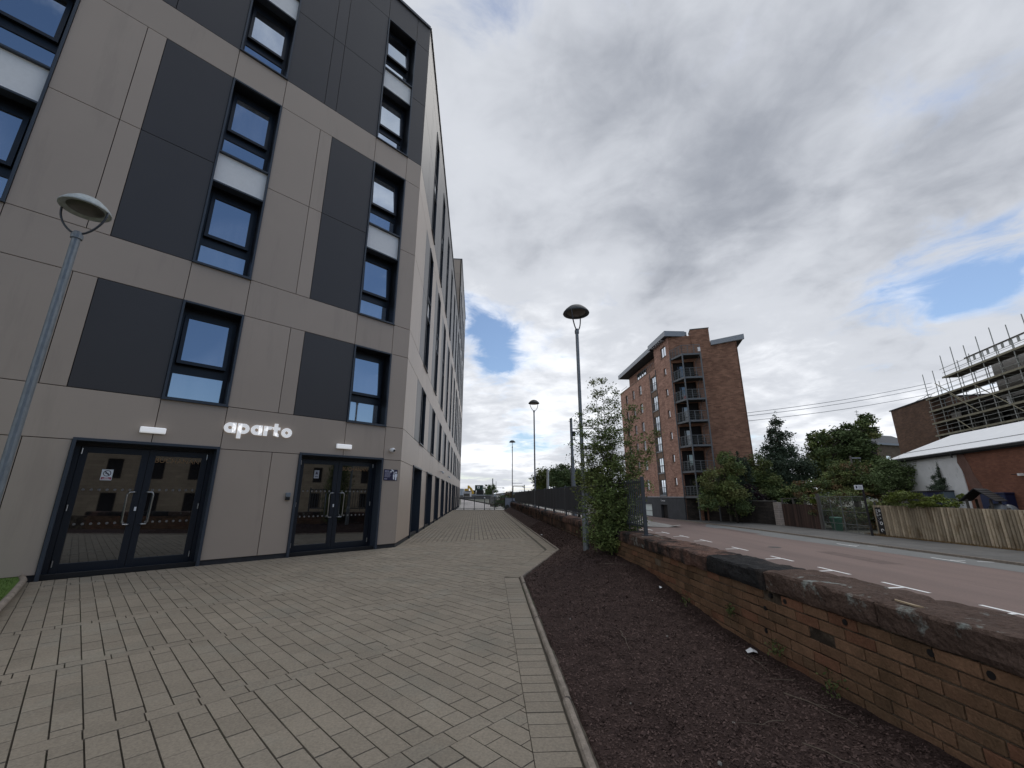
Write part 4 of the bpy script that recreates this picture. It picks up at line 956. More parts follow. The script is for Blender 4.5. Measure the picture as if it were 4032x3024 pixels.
for (tx, ty, tz), r0 in stems:
    P_ = []
    for q in range(13):
        f = q / 12; P_.append(base + Vector((tx * f ** 1.5 + r.uniform(-.02, .02), ty * f + r.uniform(-.02, .02), tz * f * .92)))
    m.tube(P_, [r0 * (1 - .85 * q / 12) for q in range(13)], BARK, 6)
    for q in range(1, 13):
        nb_ = 7 if q < 10 else 4
        for _ in range(nb_):
            f = q / 12; L_ = (.58 * (1 - f) ** .45 + .12) * r.uniform(.4, 1.05)
            if f < .35: L_ *= .82
            a = r.uniform(0, 6.283); p0 = P_[q]; end = p0 + Vector((math.cos(a) * L_, math.sin(a) * L_ * .8, L_ * r.uniform(.1, .8)))
            m.tube([p0, p0.lerp(end, .5) + Vector((0, 0, -.02)), end], [.004, .003, .0015], BARK, 4, cap=False)
            nl = int(16 + L_ * 62); tb = r.random() * .7
            for _ in range(nl):
                g = r.uniform(.12, 1.08); p = p0.lerp(end, g) + Vector((r.gauss(0, .035), r.gauss(0, .035), r.gauss(0, .03))); put_leaf(p, r.uniform(.016, .031), tb + r.random() * .4)
m.build('trunk', t, smooth=True); cr.build('crown', t, recalc=False)

# ------------------------------------------------------------------ red brick apartment block
def az(d): return Vector((math.sin(R(d)), math.cos(R(d)), 0))
P0 = Vector((20.6, 51.4, 0)); dl = az(-3); nl = Vector((-dl.y, dl.x, 0)); dg = az(106); ng = Vector((dg.y, -dg.x, 0)); ng = -ng if ng.y > 0 else ng
def FL(s, n, z): return P0 + dl * s + nl * n + Vector((0, 0, z))
def FGb(s, n, z): return P0 + dg * s + ng * n + Vector((0, 0, z))
BRK = brick_mat('sunlit_red_brick', (.45, .26, .20), (.28, .155, .115), (.38, .29, .23), w=.45, h=.15, var=.25, ds=1.1)  # brick colour lightened to paint sunlight onto the road side
BRKD = brick_mat('shaded_brown_brick', (.33, .18, .12), (.20, .105, .072), (.26, .185, .14), w=.45, h=.15, var=.25, ds=.9)  # darker brown copy, with the gable side's shade in its colour
REND = mat('tan_render', (.20, .135, .095), .9, var=.08, vs=1); SHOP = mat('charcoal_painted_render', (.050, .055, .062), .85, var=.25, vs=1.2, bump=.3, bs=8)
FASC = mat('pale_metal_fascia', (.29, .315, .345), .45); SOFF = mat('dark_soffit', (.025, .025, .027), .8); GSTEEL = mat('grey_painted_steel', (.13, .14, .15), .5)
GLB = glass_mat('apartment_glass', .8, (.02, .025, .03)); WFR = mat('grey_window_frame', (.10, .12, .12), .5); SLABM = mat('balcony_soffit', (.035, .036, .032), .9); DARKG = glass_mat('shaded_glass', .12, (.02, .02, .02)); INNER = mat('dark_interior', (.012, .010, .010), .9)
apt = thing('apartment_block', 'tall red brick apartment block with stacked corner balconies across the road', 'building', P0 + Vector((0, 0, ZR)))
def wall_holes(F, s0, s1, z0, z1, ops, mt, name, n0=-.30, n1=0.0, parent=None, uv=True):
    S = sorted({s0, s1} | {x for o in ops for x in (o[0], o[1]) if s0 < x < s1}); Z = sorted({z0, z1} | {x for o in ops for x in (o[2], o[3]) if z0 < x < z1}); m = MB()
    for c, d in zip(Z[:-1], Z[1:]):
        run = None
        for a, b in zip(S[:-1], S[1:]):
            ms, mz = (a + b) / 2, (c + d) / 2; hole = any(o[0] < ms < o[1] and o[2] < mz < o[3] for o in ops)
            if hole:
                if run is not None: m.box((run, n0, c), (a, n1, d), mt, F); run = None
            elif run is None: run = a
        if run is not None: m.box((run, n0, c), (s1, n1, d), mt, F)
    return m.build(name, parent, uv=uv)
ops = []; wins = []
for k in range(6):
    zb = 1.25 + 2.88 * k; wins.append(('j', 4.9, 6.95, zb, zb + 2.0))
for k in range(6): zb = 2.42 + 2.865 * k; wins.append(('s', 1.45, 2.2, zb, zb + .95))
for (a, b) in ((10.75, 11.9), (13.95, 15.05), (17.4, 18.4)):
    for k in range(6): zb = 1.95 + 2.87 * k; wins.append(('w', a, b, zb, zb + 1.48))
wins.append(('w', .95, 2.7, 19.25, 20.7))
ops = [w[1:] for w in wins]
wall_holes(FL, .0, 21.0, 1.02, 18.7, [o for o in ops if not (o[0] == 4.9 )] + [(4.88, 6.97, 1.02, 17.75)], BRK, 'brick_wall', parent=apt)
wall_holes(FL, .0, 4.88, 18.7, 21.45, ops, BRK, 'brick_wall', parent=apt)
wall_holes(FL, 4.88, 6.97, 1.02, 17.75, ops, REND, 'render_strip', n1=-.04, parent=apt)
m = MB(); m.box((4.88, -.3, 17.75), (6.97, -.03, 18.7), REND, FL); m.build('render_strip', apt)
m = MB(); m.box((5.4, -.25, 18.7), (21.1, .04, 18.85), REND, FL); m.build('parapet', apt)
for s in (4.80, 7.02):
    m = MB(); m.tube([FL(s, .05, 1.0), FL(s, .05, 18.4)], .05, WFR, 6); m.build('downpipe', apt)
for w in wins:
    k, a, b, c, d = w; m = MB(); nn = -.12
    for (x0, x1, y0, y1) in ((a, a + .07, c, d), (b - .07, b, c, d), (a, b, c, c + .07), (a, b, d - .07, d)): m.box((x0, nn - .06, y0), (x1, nn, y1), WFR, FL)
    if b - a > 1: m.box(((a + b) / 2 - .05, nn - .05, c + .07), ((a + b) / 2 + .05, nn + .005, d - .07), WFR, FL)
    if k == 'w' and b - a < 1.3: m.box((a + .07, nn - .05, c + .55), (b - .07, nn + .004, c + .62), WFR, FL)
    wo = m.build('window', apt)
    m = MB(); m.box((a + .05, nn - .04, c + .05), (b - .05, nn - .02, d - .05), GLB, FL); m.build('pane', wo)
    m = MB(); m.box((a - .05, -.1, c - .10), (b + .05, .06, c - .005), FASC if k == 'j' else REND, FL); m.build('sill', wo)
    if k == 'j':
        m = MB(); m.tube([FL(a, .08, c + .98), FL(b, .08, c + .98)], .03, GSTEEL, 6)
        for q in range(9): x = a + (b - a) * q / 8; m.tube([FL(x, .08, c + .05), FL(x, .08, c + .98)], .014, GSTEEL, 4)
        m.tube([FL(a, .08, c + .05), FL(b, .08, c + .05)], .02, GSTEEL, 4); m.build('balcony_rail', wo)
# penthouse, roofs
m = MB(); m.box((7.9, -8, 18.7), (19.6, -1.3, 21.3), BRK, FL); m.box((2.6, -8, 18.7), (7.9, -3.4, 21.3), BRKD, FL); m.build('penthouse_wall', apt, uv=True)
m = MB(); m.box((11.3, -1.28, 19.6), (15.3, -1.24, 20.8), GLB, FL)
w_ = m.build('window', apt); m = MB()
for x in (11.3, 12.3, 13.3, 14.3, 15.25): m.box((x, -1.3, 19.6), (x + .08, -1.2, 20.8), WFR, FL)
m.build('window_frame', w_)
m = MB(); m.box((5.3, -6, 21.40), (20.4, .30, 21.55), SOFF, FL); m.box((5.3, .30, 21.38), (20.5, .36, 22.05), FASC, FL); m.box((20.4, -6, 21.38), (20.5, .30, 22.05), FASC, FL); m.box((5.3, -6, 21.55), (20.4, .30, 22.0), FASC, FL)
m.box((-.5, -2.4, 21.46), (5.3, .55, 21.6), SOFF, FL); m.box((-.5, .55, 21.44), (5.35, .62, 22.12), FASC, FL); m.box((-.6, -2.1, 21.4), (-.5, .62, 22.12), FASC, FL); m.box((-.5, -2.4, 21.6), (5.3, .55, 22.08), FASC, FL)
m.build('roof', apt)
m = MB()
for q in range(6): m.box((.9 + q * .62, .1, 21.28), (1.15 + q * .62, .52, 21.43), FASC, FL)
m.build('soffit_bracket', apt)
m = MB(); m.tube([FL(5.6, -.1, 19.75), FL(10.5, -.1, 19.75)], .03, GSTEEL, 5); m.tube([FL(17.5, -.1, 19.3), FL(20.8, -.1, 19.3)], .03, GSTEEL, 5)
for q in range(6): m.tube([FL(5.6 + q, -.1, 18.8), FL(5.6 + q, -.1, 19.75)], .025, GSTEEL, 4)
m.build('terrace_rail', apt)
# ground floor
gop = [(5.0, 7.15, -1.72, .02), (10.4, 14.2, -1.62, .0)]
wall_holes(FL, -.05, 21.0, -1.75, 1.0, gop, SHOP, 'ground_floor_wall', n0=-.4, n1=.03, parent=apt, uv=False)
m = MB(); m.box((-.1, -.3, .96), (21.0, .09, 1.06), FASC, FL); m.build('string_course', apt)
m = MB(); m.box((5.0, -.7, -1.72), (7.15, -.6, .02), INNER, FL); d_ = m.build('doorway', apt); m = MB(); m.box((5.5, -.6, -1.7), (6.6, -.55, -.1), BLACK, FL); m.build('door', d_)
m = MB(); m.box((10.4, -.2, -1.62), (14.2, -.15, .0), mat('whitened_shop_glass', (.62, .70, .68), .3), FL); w_ = m.build('shop_window', apt)
m = MB(); m.box((10.4, -.15, -.95), (14.2, -.12, -.88), WFR, FL); m.build('window_frame', w_)
sg2 = thing('shop_sign', 'small white script sign over the dark doorway of the apartment block', 'sign', FL(6.1, .05, .55)); m = MB(); rr2 = random.Random(2); x = 6.85
m.tube([FL(6.80, .06, .78), FL(6.86, .06, .48), FL(6.62, .06, .46)], .025, WHITEP, 5)
for q in range(5): xx = 6.5 - q * .2; m.tube([FL(xx, .06, .46), FL(xx - .06, .06, .58), FL(xx - .12, .06, .47), FL(xx - .2, .06, .5)], .022, WHITEP, 5)
m.build('lettering', sg2)
# gable
wall_holes(FGb, 0, 8.1, -1.75, 19.9, [(.12, 2.80, z, z + 2.45) for z in (1.2, 4.05, 7.05, 10.0, 12.67, 15.4)], BRKD, 'gable_wall', parent=apt)
m = MB(); m.box((.0, -.5, 19.9), (2.84, -.02, 21.4), BRKD, FGb); m.build('gable_wall', apt, uv=True); m = MB(); m.prism([(5.0, 19.9), (8.1, 19.9), (8.1, 20.05), (5.0, 20.0)], -.5, -.01, BRKD, lambda x, y, z: FGb(x, z, y)); m.build('gable_wall', apt, uv=True)
m = MB(); m.box((2.85, -1.6, 4), (5.05, .08, 22.15), BRKD, FGb); m.build('brick_pier', apt, uv=True); m = MB(); m.box((2.8, -1.65, 22.15), (5.1, .13, 22.25), WFR, FGb); m.build('pier_coping', apt)
m = MB(); m.prism([(5.08, 19.75), (8.95, 20.2), (8.95, 20.85), (5.08, 20.35)], .0, .35, FASC, lambda x, y, z: FGb(x, z, y)); m.prism([(5.08, 19.8), (8.9, 20.25), (8.9, 20.6), (5.08, 20.2)], -12, -.02, SOFF, lambda x, y, z: FGb(x, z, y)); m.build('roof', apt)
m = MB(); m.prism([(P0 + dg * 8.0 - ng * .1)[:2], (P0 + dg * 8.1 - ng * 11)[:2], (FL(20.9, -.1, 0))[:2], (FL(0, -.28, 0) - ng * .28)[:2]], -1.7, 18.6, INNER); m.build('inner_wall', apt)
m = MB(); a_, b_ = P0 + dg * 8.1, P0 + dg * 8.1 - ng * 12; m.hexa([a_ + Vector((0, 0, -1.7)), a_ + dg * -.2 + Vector((0, 0, -1.7)), b_ + dg * -.2 + Vector((0, 0, -1.7)), b_ + Vector((0, 0, -1.7)), a_ + Vector((0, 0, 20)), a_ + dg * -.2 + Vector((0, 0, 20)), b_ + dg * -.2 + Vector((0, 0, 20)), b_ + Vector((0, 0, 20))], BRKD); m.build('side_wall', apt, uv=True)
# balconies
BP = [(.05, .0), (.05, .12), (1.30, 2.0), (3.45, 1.75), (3.7, .1)]
LV = [18.35, 15.35, 12.62, 9.95, 7.0, 4.0, 1.12]
for i, z in enumerate(LV):
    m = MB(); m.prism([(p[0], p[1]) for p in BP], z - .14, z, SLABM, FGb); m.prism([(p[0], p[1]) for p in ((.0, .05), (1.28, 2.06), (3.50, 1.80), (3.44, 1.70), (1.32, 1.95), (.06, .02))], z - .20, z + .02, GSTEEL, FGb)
    bo = m.build('balcony', apt)
    m = MB(); hr = 1.12
    for (a, b, nq) in ((BP[1], BP[2], 4), (BP[2], BP[3], 3)):
        m.tube([FGb(*a, z + hr), FGb(*b, z + hr)], .035, GSTEEL, 6)
        for q in range(nq + 1):
            x, y = a[0] + (b[0] - a[0]) * q / nq, a[1] + (b[1] - a[1]) * q / nq; m.box((x - .035, y - .03, z - .2), (x + .035, y + .03, z + hr), GSTEEL, FGb)
        for h_ in (.3, .55, .8): m.tube([FGb(*a, z + h_), FGb(*b, z + h_)], .012, GSTEEL, 4)
    m.build('railing', bo)
    m = MB()
    for (a, b, nq) in ((BP[1], BP[2], 22), (BP[2], BP[3], 20)):
        for q in range(nq + 1): m.tube([FGb(a[0] + (b[0] - a[0]) * q / nq, a[1] + (b[1] - a[1]) * q / nq, z), FGb(a[0] + (b[0] - a[0]) * q / nq, a[1] + (b[1] - a[1]) * q / nq, z + hr)], .009, WFR, 4, cap=False)
    m.build('balusters', bo)
    m = MB(); m.box((.12, -.40, z + .03), (2.8, -.32, z + 2.5 if z < 18 else z + .1), INNER, FGb); dd = m.build('loggia_shade_panel', bo); m = MB(); m.box((.9, -.31, z + .05), (1.5, -.28, z + 2.0 if z < 18 else z + .09), DARKG, FGb); m.build('pane', dd)  # near-black panel paints the shade inside the loggia behind each balcony
for (x, y) in (BP[2], BP[3], (.02, .16)):
    m = MB(); m.tube([FGb(x, y + .05, -1.7 if y > 1 else 1.0), FGb(x, y + .05, 18.4)], .09 if y > 1 else .06, GSTEEL, 8); m.build('balcony_post', apt)
for z in LV[1:]:
    m = MB(); m.tube([FGb(3.4, 1.7, z + 2.75), FGb(2.95, .9, z + 2.1), FGb(2.95, .3, z + .6)], .03, GSTEEL, 5); m.build('brace', apt)
ITEMS = [('bench', 15.35), ('bench', 12.62), ('bench', 9.95), ('bench', 7.0)]
WOODD = mat('dark_bench_wood', (.03, .028, .026), .8)
for i, (n_2, z) in enumerate(ITEMS):
    t = thing('bench', 'slatted bench on the %s highest corner balcony of the brick block' % ['second', 'third', 'fourth', 'fifth'][i], 'bench', FGb(2.4, 1.2, z), 'balcony benches')
    m = MB(); m.box((1.8, 1.0, z + .38), (3.0, 1.4, z + .43), WOODD, FGb); m.build('seat', t)
    m = MB(); m.box((1.8, .98, z + .8), (3.0, 1.03, z + .86), WOODD, FGb); m.box((1.8, .98, z + .43), (3.0, 1.03, z + .48), WOODD, FGb)
    for q in range(11): m.box((1.82 + q * .115, .99, z + .48), (1.86 + q * .115, 1.02, z + .8), WOODD, FGb)
    m.build('backrest', t)
    for x in (1.85, 2.92): m = MB(); m.box((x, 1.02, z), (x + .05, 1.38, z + .38), WOODD, FGb); m.build('leg', t)
PINK = mat('pink_plastic', (.45, .18, .20), .5)
t = thing('storage_tub', 'pink plastic tub on the third highest balcony', 'tub', FGb(.9, 1.0, 12.62)); m = MB(); m.prism([(1.05, 1.25), (1.25, 1.55), (1.45, 1.3), (1.2, 1.0)], 12.64, 13.1, PINK, FGb); m.build('tub', t, bevel=.03)
t = thing('satellite_unit', 'white box fixed at the end of the top balcony', 'box', FGb(3.3, 1.6, 18.5)); m = MB(); m.box((3.2, 1.70, 18.55), (3.5, 1.85, 19.1), WHITEP, FGb); m.build('box', t, bevel=.02)
for (s, n, h_, nm) in ((18.8, -6, 3.9, 'thin whip aerial on the roof of the brick block'), (14.5, -6, 3.2, 'television aerial with crossed rods on the roof of the brick block')):
    t = thing('aerial', nm, 'aerial', FL(s, n, 22)); m = MB(); m.tube([FL(s, n, 21.5), FL(s, n, 21.5 + h_)], .04, GSTEEL, 5)
    if h_ < 3.5:
        for q in range(3): m.tube([FL(s - .5, n, 24.3 + q * .12), FL(s + .5, n, 24.4 + q * .12)], .03, GSTEEL, 4)
    m.build('mast', t)

# ------------------------------------------------------------------ street side beyond the road
STW = brick_mat('dark_garden_stone', (.060, .052, .046), (.038, .034, .032), (.022, .02, .02), w=.55, h=.17, var=.35, ds=1.0)
def seg_frame(a, b):
    a, b = Vector((*a, 0)), Vector((*b, 0)); d = (b - a); Ls = d.length; d.normalize(); n = Vector((-d.y, d.x, 0))
    if n.x > 0 or (abs(n.x) < .3 and n.y > 0): n = -n
    return (lambda s, nn, z: a + d * s + n * nn + Vector((0, 0, z))), Ls
gw = thing('garden_stone_wall', 'dark coursed stone garden wall between the apartment block and the wooden gate', 'wall', (22, 51, ZR))
pts = [(20.75, 51.15), (22.57, 50.85)]
for (a, b, h_) in (((20.75, 51.2), (22.55, 50.9), .85), ((23.0, 50.6), (24.5, 48.7), .66), ((24.5, 48.7), (26.1, 43.0), .62)):
    F, Ls = seg_frame(a, b); m = MB(); m.box((0, -.35, ZR), (Ls, 0, h_), STW, F); m.build('wall_section', gw, uv=True); m = MB(); m.box((-.02, -.40, h_), (Ls + .02, .05, h_ + .08), PAVT, F); m.build('coping', gw)
m = MB(); m.box((22.55, 50.75, ZR), (23.05, 50.95, .5), INNER); m.build('door', gw)  # near-black panel paints the dark of an open doorway gap
BRW = mat('brown_vertical_boards', (.060, .034, .026), .85, tint=.5, var=.3, vs=4, stretch=(1, 1, .2)); WB = brick_mat('pale_brick_pier', (.50, .44, .40), (.42, .37, .34), (.10, .09, .08), w=.6, h=.21, var=.1)
OLDW = mat('weathered_grey_timber', (.105, .098, .088), .9, var=.3, vs=6, stretch=(1, 1, .2)); MESHM = mat('galvanised_mesh', (.13, .14, .13), .6)
t = thing('brick_pier', 'pale brick pier between the dark stone wall and the brown board gate', 'pier', (26.1, 42.4, ZR)); m = MB(); m.box((25.95, 42.1, ZR), (26.45, 42.85, .55), WB); m.build('pier', t, uv=True)
bg_ = thing('board_fence', 'brown vertical board gate and fence with bare top rail', 'fence', (26.3, 40, ZR)); F, Ls = seg_frame((26.25, 41.95), (26.42, 37.3)); m = MB(); k = 0
while k * .15 < Ls: m.box((k * .15, -.03 + (.02 if k % 2 else 0), ZR + .1), (min(Ls, k * .15 + .145), .0 + (.02 if k % 2 else 0), .42 + random.uniform(-.02, .02)), BRW, F); k += 1
m.build('boards', bg_)
for s in (0, 1.55, 3.1, Ls): m = MB(); m.box((s - .06, -.12, ZR), (s + .06, -.03, .95 if s < 4 else 1.3), OLDW, F); m.build('post', bg_)
m = MB(); m.tube([F(0, -.08, .9), F(Ls, -.08, 1.0)], .03, OLDW, 5); m.build('rail', bg_)
mg = thing('mesh_gate', 'tall galvanised mesh double gate beside the green bin', 'gate', (26.1, 34, ZR)); F, Ls = seg_frame((26.35, 37.0), (25.95, 31.5))
for (a, b) in ((.25, Ls / 2 - .03), (Ls / 2 + .03, Ls - .1)):
    m = MB(); zb, zt_ = ZR + .15, 1.12
    for s in (a, (a + b) / 2, b): m.tube([F(s, 0, zb), F(s, 0, zt_)], .03, MESHM, 6)
    for z in (zb, zb + .6, (zb + zt_) / 2 + .2, zt_): m.tube([F(a, 0, z), F(b, 0, z)], .022, MESHM, 6)
    s = a
    while s < b: m.box((s, -.003, zb), (s + .006, .003, zt_), MESHM, F); s += .09
    z = zb
    while z < zt_: m.box((a, -.003, z), (b, .003, z + .006), MESHM, F); z += .09
    m.build('gate_leaf', mg)
m = MB(); m.box((-.1, -.1, ZR), (.12, .1, 1.35), OLDW, F); m.build('post', mg)
# wheelie bin
def prism_taper(mb, cx, cy, z0, z1, w0, d0, w1, d1, mt):
    mb.hexa([(cx - w0, cy - d0, z0), (cx + w0, cy - d0, z0), (cx + w0, cy + d0, z0), (cx - w0, cy + d0, z0), (cx - w1, cy - d1, z1), (cx + w1, cy - d1, z1), (cx + w1, cy + d1, z1), (cx - w1, cy + d1, z1)], mt)
GRN = mat('green_bin_plastic', (.010, .105, .055), .45); GRNL = mat('pale_green_lid', (.10, .24, .17), .5); BLUP = mat('blue_plastic', (.014, .024, .075), .4)
t = thing('wheelie_bin', 'green wheelie bin standing behind the mesh gate', 'bin', (27.1, 36.4, ZR)); m = MB(); prism_taper(m, 27.1, 36.4, ZR + .05, -.62, .24, .26, .30, .34, GRN); m.build('body', t, bevel=.02)
m = MB(); prism_taper(m, 27.1, 36.4, -.615, -.52, .33, .37, .26, .30, GRNL); m.build('lid', t, bevel=.02)
for sg in (-1, 1):
    m = MB(); m.tube([(27.1 + sg * .2, 36.72, ZR + .1), (27.1 + sg * .27, 36.72, ZR + .1)], .1, BLACK, 12); m.build('wheel', t)
# timber fence
FEN = mat('pale_larch_slab', (.42, .35, .255), .85, tint=.34, var=.15, vs=3.5, bump=.5, bs=25, stretch=(1, 1, .5), col2=(.21, .15, .085), c2s=2.5, c2t=(.5, .75), vs2=(22, .15), spec=.15)
tf = thing('timber_fence', 'long pale vertical slab timber fence beside the far pavement', 'fence', (27, 25, ZR)); F, Ls = seg_frame((26.88, 32.15), (27.35, 9.0)); m = MB(); s = .75; rf = random.Random(4)
s = 0
while s < Ls:
    w = rf.uniform(.145, .175); zt_ = .505 - .0055 * s + rf.uniform(-.006, .006)
    if s > .75 or s < .12 or True:
        z0 = ZR + .02 if not (.12 < s < .72) else .36
        q = [(s, -.02), (s + w * .12, .03), (s + w * .3, .055), (s + w * .5, .062), (s + w * .7, .055), (s + w * .88, .03), (s + w, -.02)]
        m.prism(q, z0, zt_, FEN, F, rf.random())
    s += w + .036
m.build('palings', tf)
m = MB(); m.box((0, -.05, ZR + .1), (Ls, -.035, .38), INNER, F); m.box((0, -.12, .2), (Ls, -.06, .28), OLDW, F); m.box((0, -.10, -1.2), (Ls, -.03, -1.1), OLDW, F); m.build('rail', tf)  # near-black sheet paints shade into the gaps between palings; timber rails behind
for s in (.02, 2.9, 5.6, 8.5, 11.4, 14.3): m = MB(); m.box((s - .05, -.2, ZR), (s + .05, -.1, .75 if s < 3 else .55), OLDW, F); m.build('post', tf)
bd = thing('painted_board', 'tall black board painted with white rings at the left end of the timber fence', 'board', F(.4, 0, -.7)); m = MB(); m.box((.16, .02, ZR + .08), (.70, .05, .33), BLACK, F); m.build('board', bd); m = MB()
for (cx_, cz_, r1) in ((.48, -.75, .12), (.46, -1.25, .13), (.5, -.4, .05), (.5, -.15, .06), (.52, .12, .09)): arc(m, F, cx_, cz_, r1 * .55, r1, .0505, .056, WHITEP, n=14, a1=R(360 if cz_ > -1 else 250))
for q in range(5): m.box((.22, .0505, .15 - q * .1), (.38 - (q % 2) * .06, .056, .19 - q * .1), WHITEP, F)
for q in range(5): m.box((.24 + .07 * (q % 3), .0505, -.35 - q * .08), (.28 + .07 * (q % 3), .056, -.31 - q * .08), LILAC, F)
m.build('painting', bd)
for s in (.13, .74): m = MB(); m.box((s - .035, .0, ZR), (s + .035, .075, .48), FEN, F); m.build('frame_post', bd)
BLKP = mat('black_painted_wood', (.018, .016, .018), .7, var=.4, vs=20)
t = thing('street_name_post', 'black post with a small white street plate left of the timber fence', 'sign', (25.7, 31.6, ZR)); m = MB(); m.tube([(25.95, 31.6, ZR), (25.95, 31.6, 2.05)], .075, BLKP, 8); m.build('post', t)
F2, _ = seg_frame((25.9, 31.55), (26.0, 33.0)); m = MB(); m.box((-.0, .03, 1.62), (.62, .055, 1.95), WHITEP, lambda s, n, z: Vector((25.86 - s, 31.5 - n, z))); m.build('name_plate', t)
m = MB(); m.box((.42, .056, 1.70), (.52, .06, 1.88), NAVY, lambda s, n, z: Vector((25.86 - s, 31.5 - n, z)))
for q in range(3): m.box((.08, .056, 1.71 + q * .07), (.34, .06, 1.735 + q * .07), mat('grey_print', (.3, .34, .4), .6) if q == 0 else bpy.data.materials['grey_print'], lambda s, n, z: Vector((25.86 - s, 31.5 - n, z)))
m.build('plate_text', t)
# telegraph and utility poles
POLEW = mat('telegraph_pole_wood', (.13, .12, .105), .95, var=.3, vs=5, stretch=(1, 1, .15)); CABLE = mat('grey_cable', (.20, .22, .24), .7)
t = thing('telegraph_pole', 'grey wooden pole standing on the far pavement among the shrubs', 'pole', (24.1, 47.8, ZR)); m = MB(); m.tube([(24.1, 47.8, ZR), (24.1, 47.8, 5.6)], [.15, .11], POLEW, 10); m.build('pole', t)
t = thing('telegraph_pole', 'short pale pole with one cross arm rising behind the hedge', 'pole', (34.3, 46, ZR)); b_ = at(3355, 1835, 46); tp = at(3347, 1795, 46)
m = MB(); m.tube([(tp.x, 46, ZR), (tp.x, 46, tp.z)], [.13, .10], POLEW, 8); m.build('pole', t); m = MB(); m.tube([(tp.x, 46, tp.z - .25), (tp.x + 1.1, 46, tp.z - .25)], .05, CHROME, 6); m.build('cross_arm', t)
t = thing('utility_pole', 'tall grey steel pole with bracket arms rising behind the sheeted railings', 'pole', (3.16, 22, ZR)); x, y = 3.17, 22.0
for (z0, z1, r0, r1) in ((ZR, 2.55, .13, .12), (2.55, 3.2, .10, .09), (3.2, 5.2, .075, .07)): m = MB(); m.tube([(x, y, z0), (x, y, z1)], [r0, r1], GALV, 12); m.build('pole_section', t)
m = MB(); m.tube([(x, y, 4.65), (x + 1.5, y, 4.65)], .022, GSTEEL, 6); m.build('bracket_arm', t); m = MB(); m.box((x + .05, y - .1, 4.25), (x + .2, y + .1, 4.5), BLACK); m.build('junction_box', t)
m = MB(); m.tube([(x, y, 4.1), (x - .2, y, 3.75)], .015, BLACK, 5); m.tube([(x, y, 4.1), (x + .28, y, 4.0)], .02, BLACK, 5); m.build('insulator', t)
t = thing('overhead_cable', 'thin stay cable running down to the right from the utility pole', 'cable'); m = MB(); m.tube([(x, y, 4.1), at(2300, 1735, 20), at(2420, 1880, 16)], .008, CABLE, 4); m.build('cable', t)
for i, (a, b) in enumerate((((2915, 1629), (3668, 1508)), ((2917, 1641), (3670, 1523)), ((2922, 1660), (3680, 1548)))):
    t = thing('overhead_cable', '%s of the three cables spanning from the brick block to the scaffolding' % ['highest', 'middle', 'lowest'][i], 'cable', group='three cables above the trees')
    A_, B_ = at(*a, 50), at(*b, 58); m = MB(); m.tube([A_.lerp(B_, q / 8) - Vector((0, 0, .35 * math.sin(q / 8 * math.pi))) for q in range(9)], .030, CABLE, 5); m.build('cable', t)

# ------------------------------------------------------------------ white roofed hall, scaffolded building, tenement
d2 = az(17.5); n2 = Vector((-d2.y, d2.x, 0))    # n2 points back towards the road
Wc = Vector((36.17, 40.54, 0))
def FH(s, n, z): return Wc - d2 * s + n2 * n + Vector((0, 0, z))
RB2 = brick_mat('orange_red_brick', (.26, .115, .075), (.20, .088, .06), (.17, .10, .075), w=.3, h=.10, var=.18, ds=.8)
WHW = mat('white_painted_render', (.78, .79, .79), .8, var=.10, vs=1.2, col2=(.36, .37, .36), c2s=.7, c2t=(.60, .74)); WROOF = mat('white_sheet_roof', (.80, .82, .84), .6, var=.04, vs=2); PINKR = mat('exposed_pink_render', (.17, .095, .075), .9, var=.3, vs=2)
hall = thing('hall', 'low hall with white sheet roof, part white painted and part red brick', 'building', FH(0, 0, ZR))
m = MB(); m.box((.3, -8, ZR), (9.3, -.3, 4.3), WHW, FH); m.build('white_wall', hall)
m = MB(); rg = [(9.25, 4.3), (9.1, 3.6), (9.35, 3.1), (9.6, 2.4), (9.8, 1.8), (9.95, 1.2), (10.1, .3), (10.2, ZR), (30, ZR), (30, 4.3)]
m.prism(rg, -.34, -.26, RB2, lambda x, y, z: FH(x, z, y)); m.box((9.3, -8, ZR), (30, -.36, 4.3), RB2, FH); m.build('brick_wall', hall, uv=True)
m = MB(); m.prism([(9.35, 4.3), (9.15, 3.6), (9.4, 3.1), (9.65, 2.4), (9.85, 1.8), (10.0, 1.2), (10.1, .0), (11.6, .0), (11.1, 1.2), (10.9, 2.0), (10.5, 2.6), (10.3, 3.4), (9.9, 4.3)], -.26, -.22, PINKR, lambda x, y, z: FH(x, z, y)); m.build('bare_patch', hall)
m = MB(); e, rz_, hw = 4.47, 6.30, 3.5
A0, A1, Bk0, Bk1 = FH(-.0, 0, e), FH(30, 0, e), FH(-.0, -2 * hw - 1.0, e), FH(30, -2 * hw - 1.0, e); R0, R1 = FH(hw, -hw, rz_), FH(30, -hw, rz_)
m.poly([A0, A1, R1, R0], WROOF); m.poly([A0, R0, Bk0], WROOF); m.poly([Bk0, R0, R1, Bk1], WROOF); ro = m.build('roof', hall, recalc=False); sm = ro.modifiers.new('t', 'SOLIDIFY'); sm.thickness = .08; sm.offset = -1
m = MB(); m.box((0, -.02, e - .22), (30, .08, e - .06), BLACK, FH); m.box((.05, -.3, e - .3), (30, -.02, e - .12), SOFF, FH); m.build('gutter', hall)
m = MB()
for f in (.28,): m.tube([A0.lerp(R0, f) + Vector((0, 0, .03)), A1.lerp(R1, f) + Vector((0, 0, .03))], .018, GSTEEL, 4)
m.build('roof_rail', hall)
m = MB(); m.tube([FH(9.25, .06, e - .2), FH(9.25, .06, e - .5)], .06, BLACK, 6); m.build('downpipe', hall)
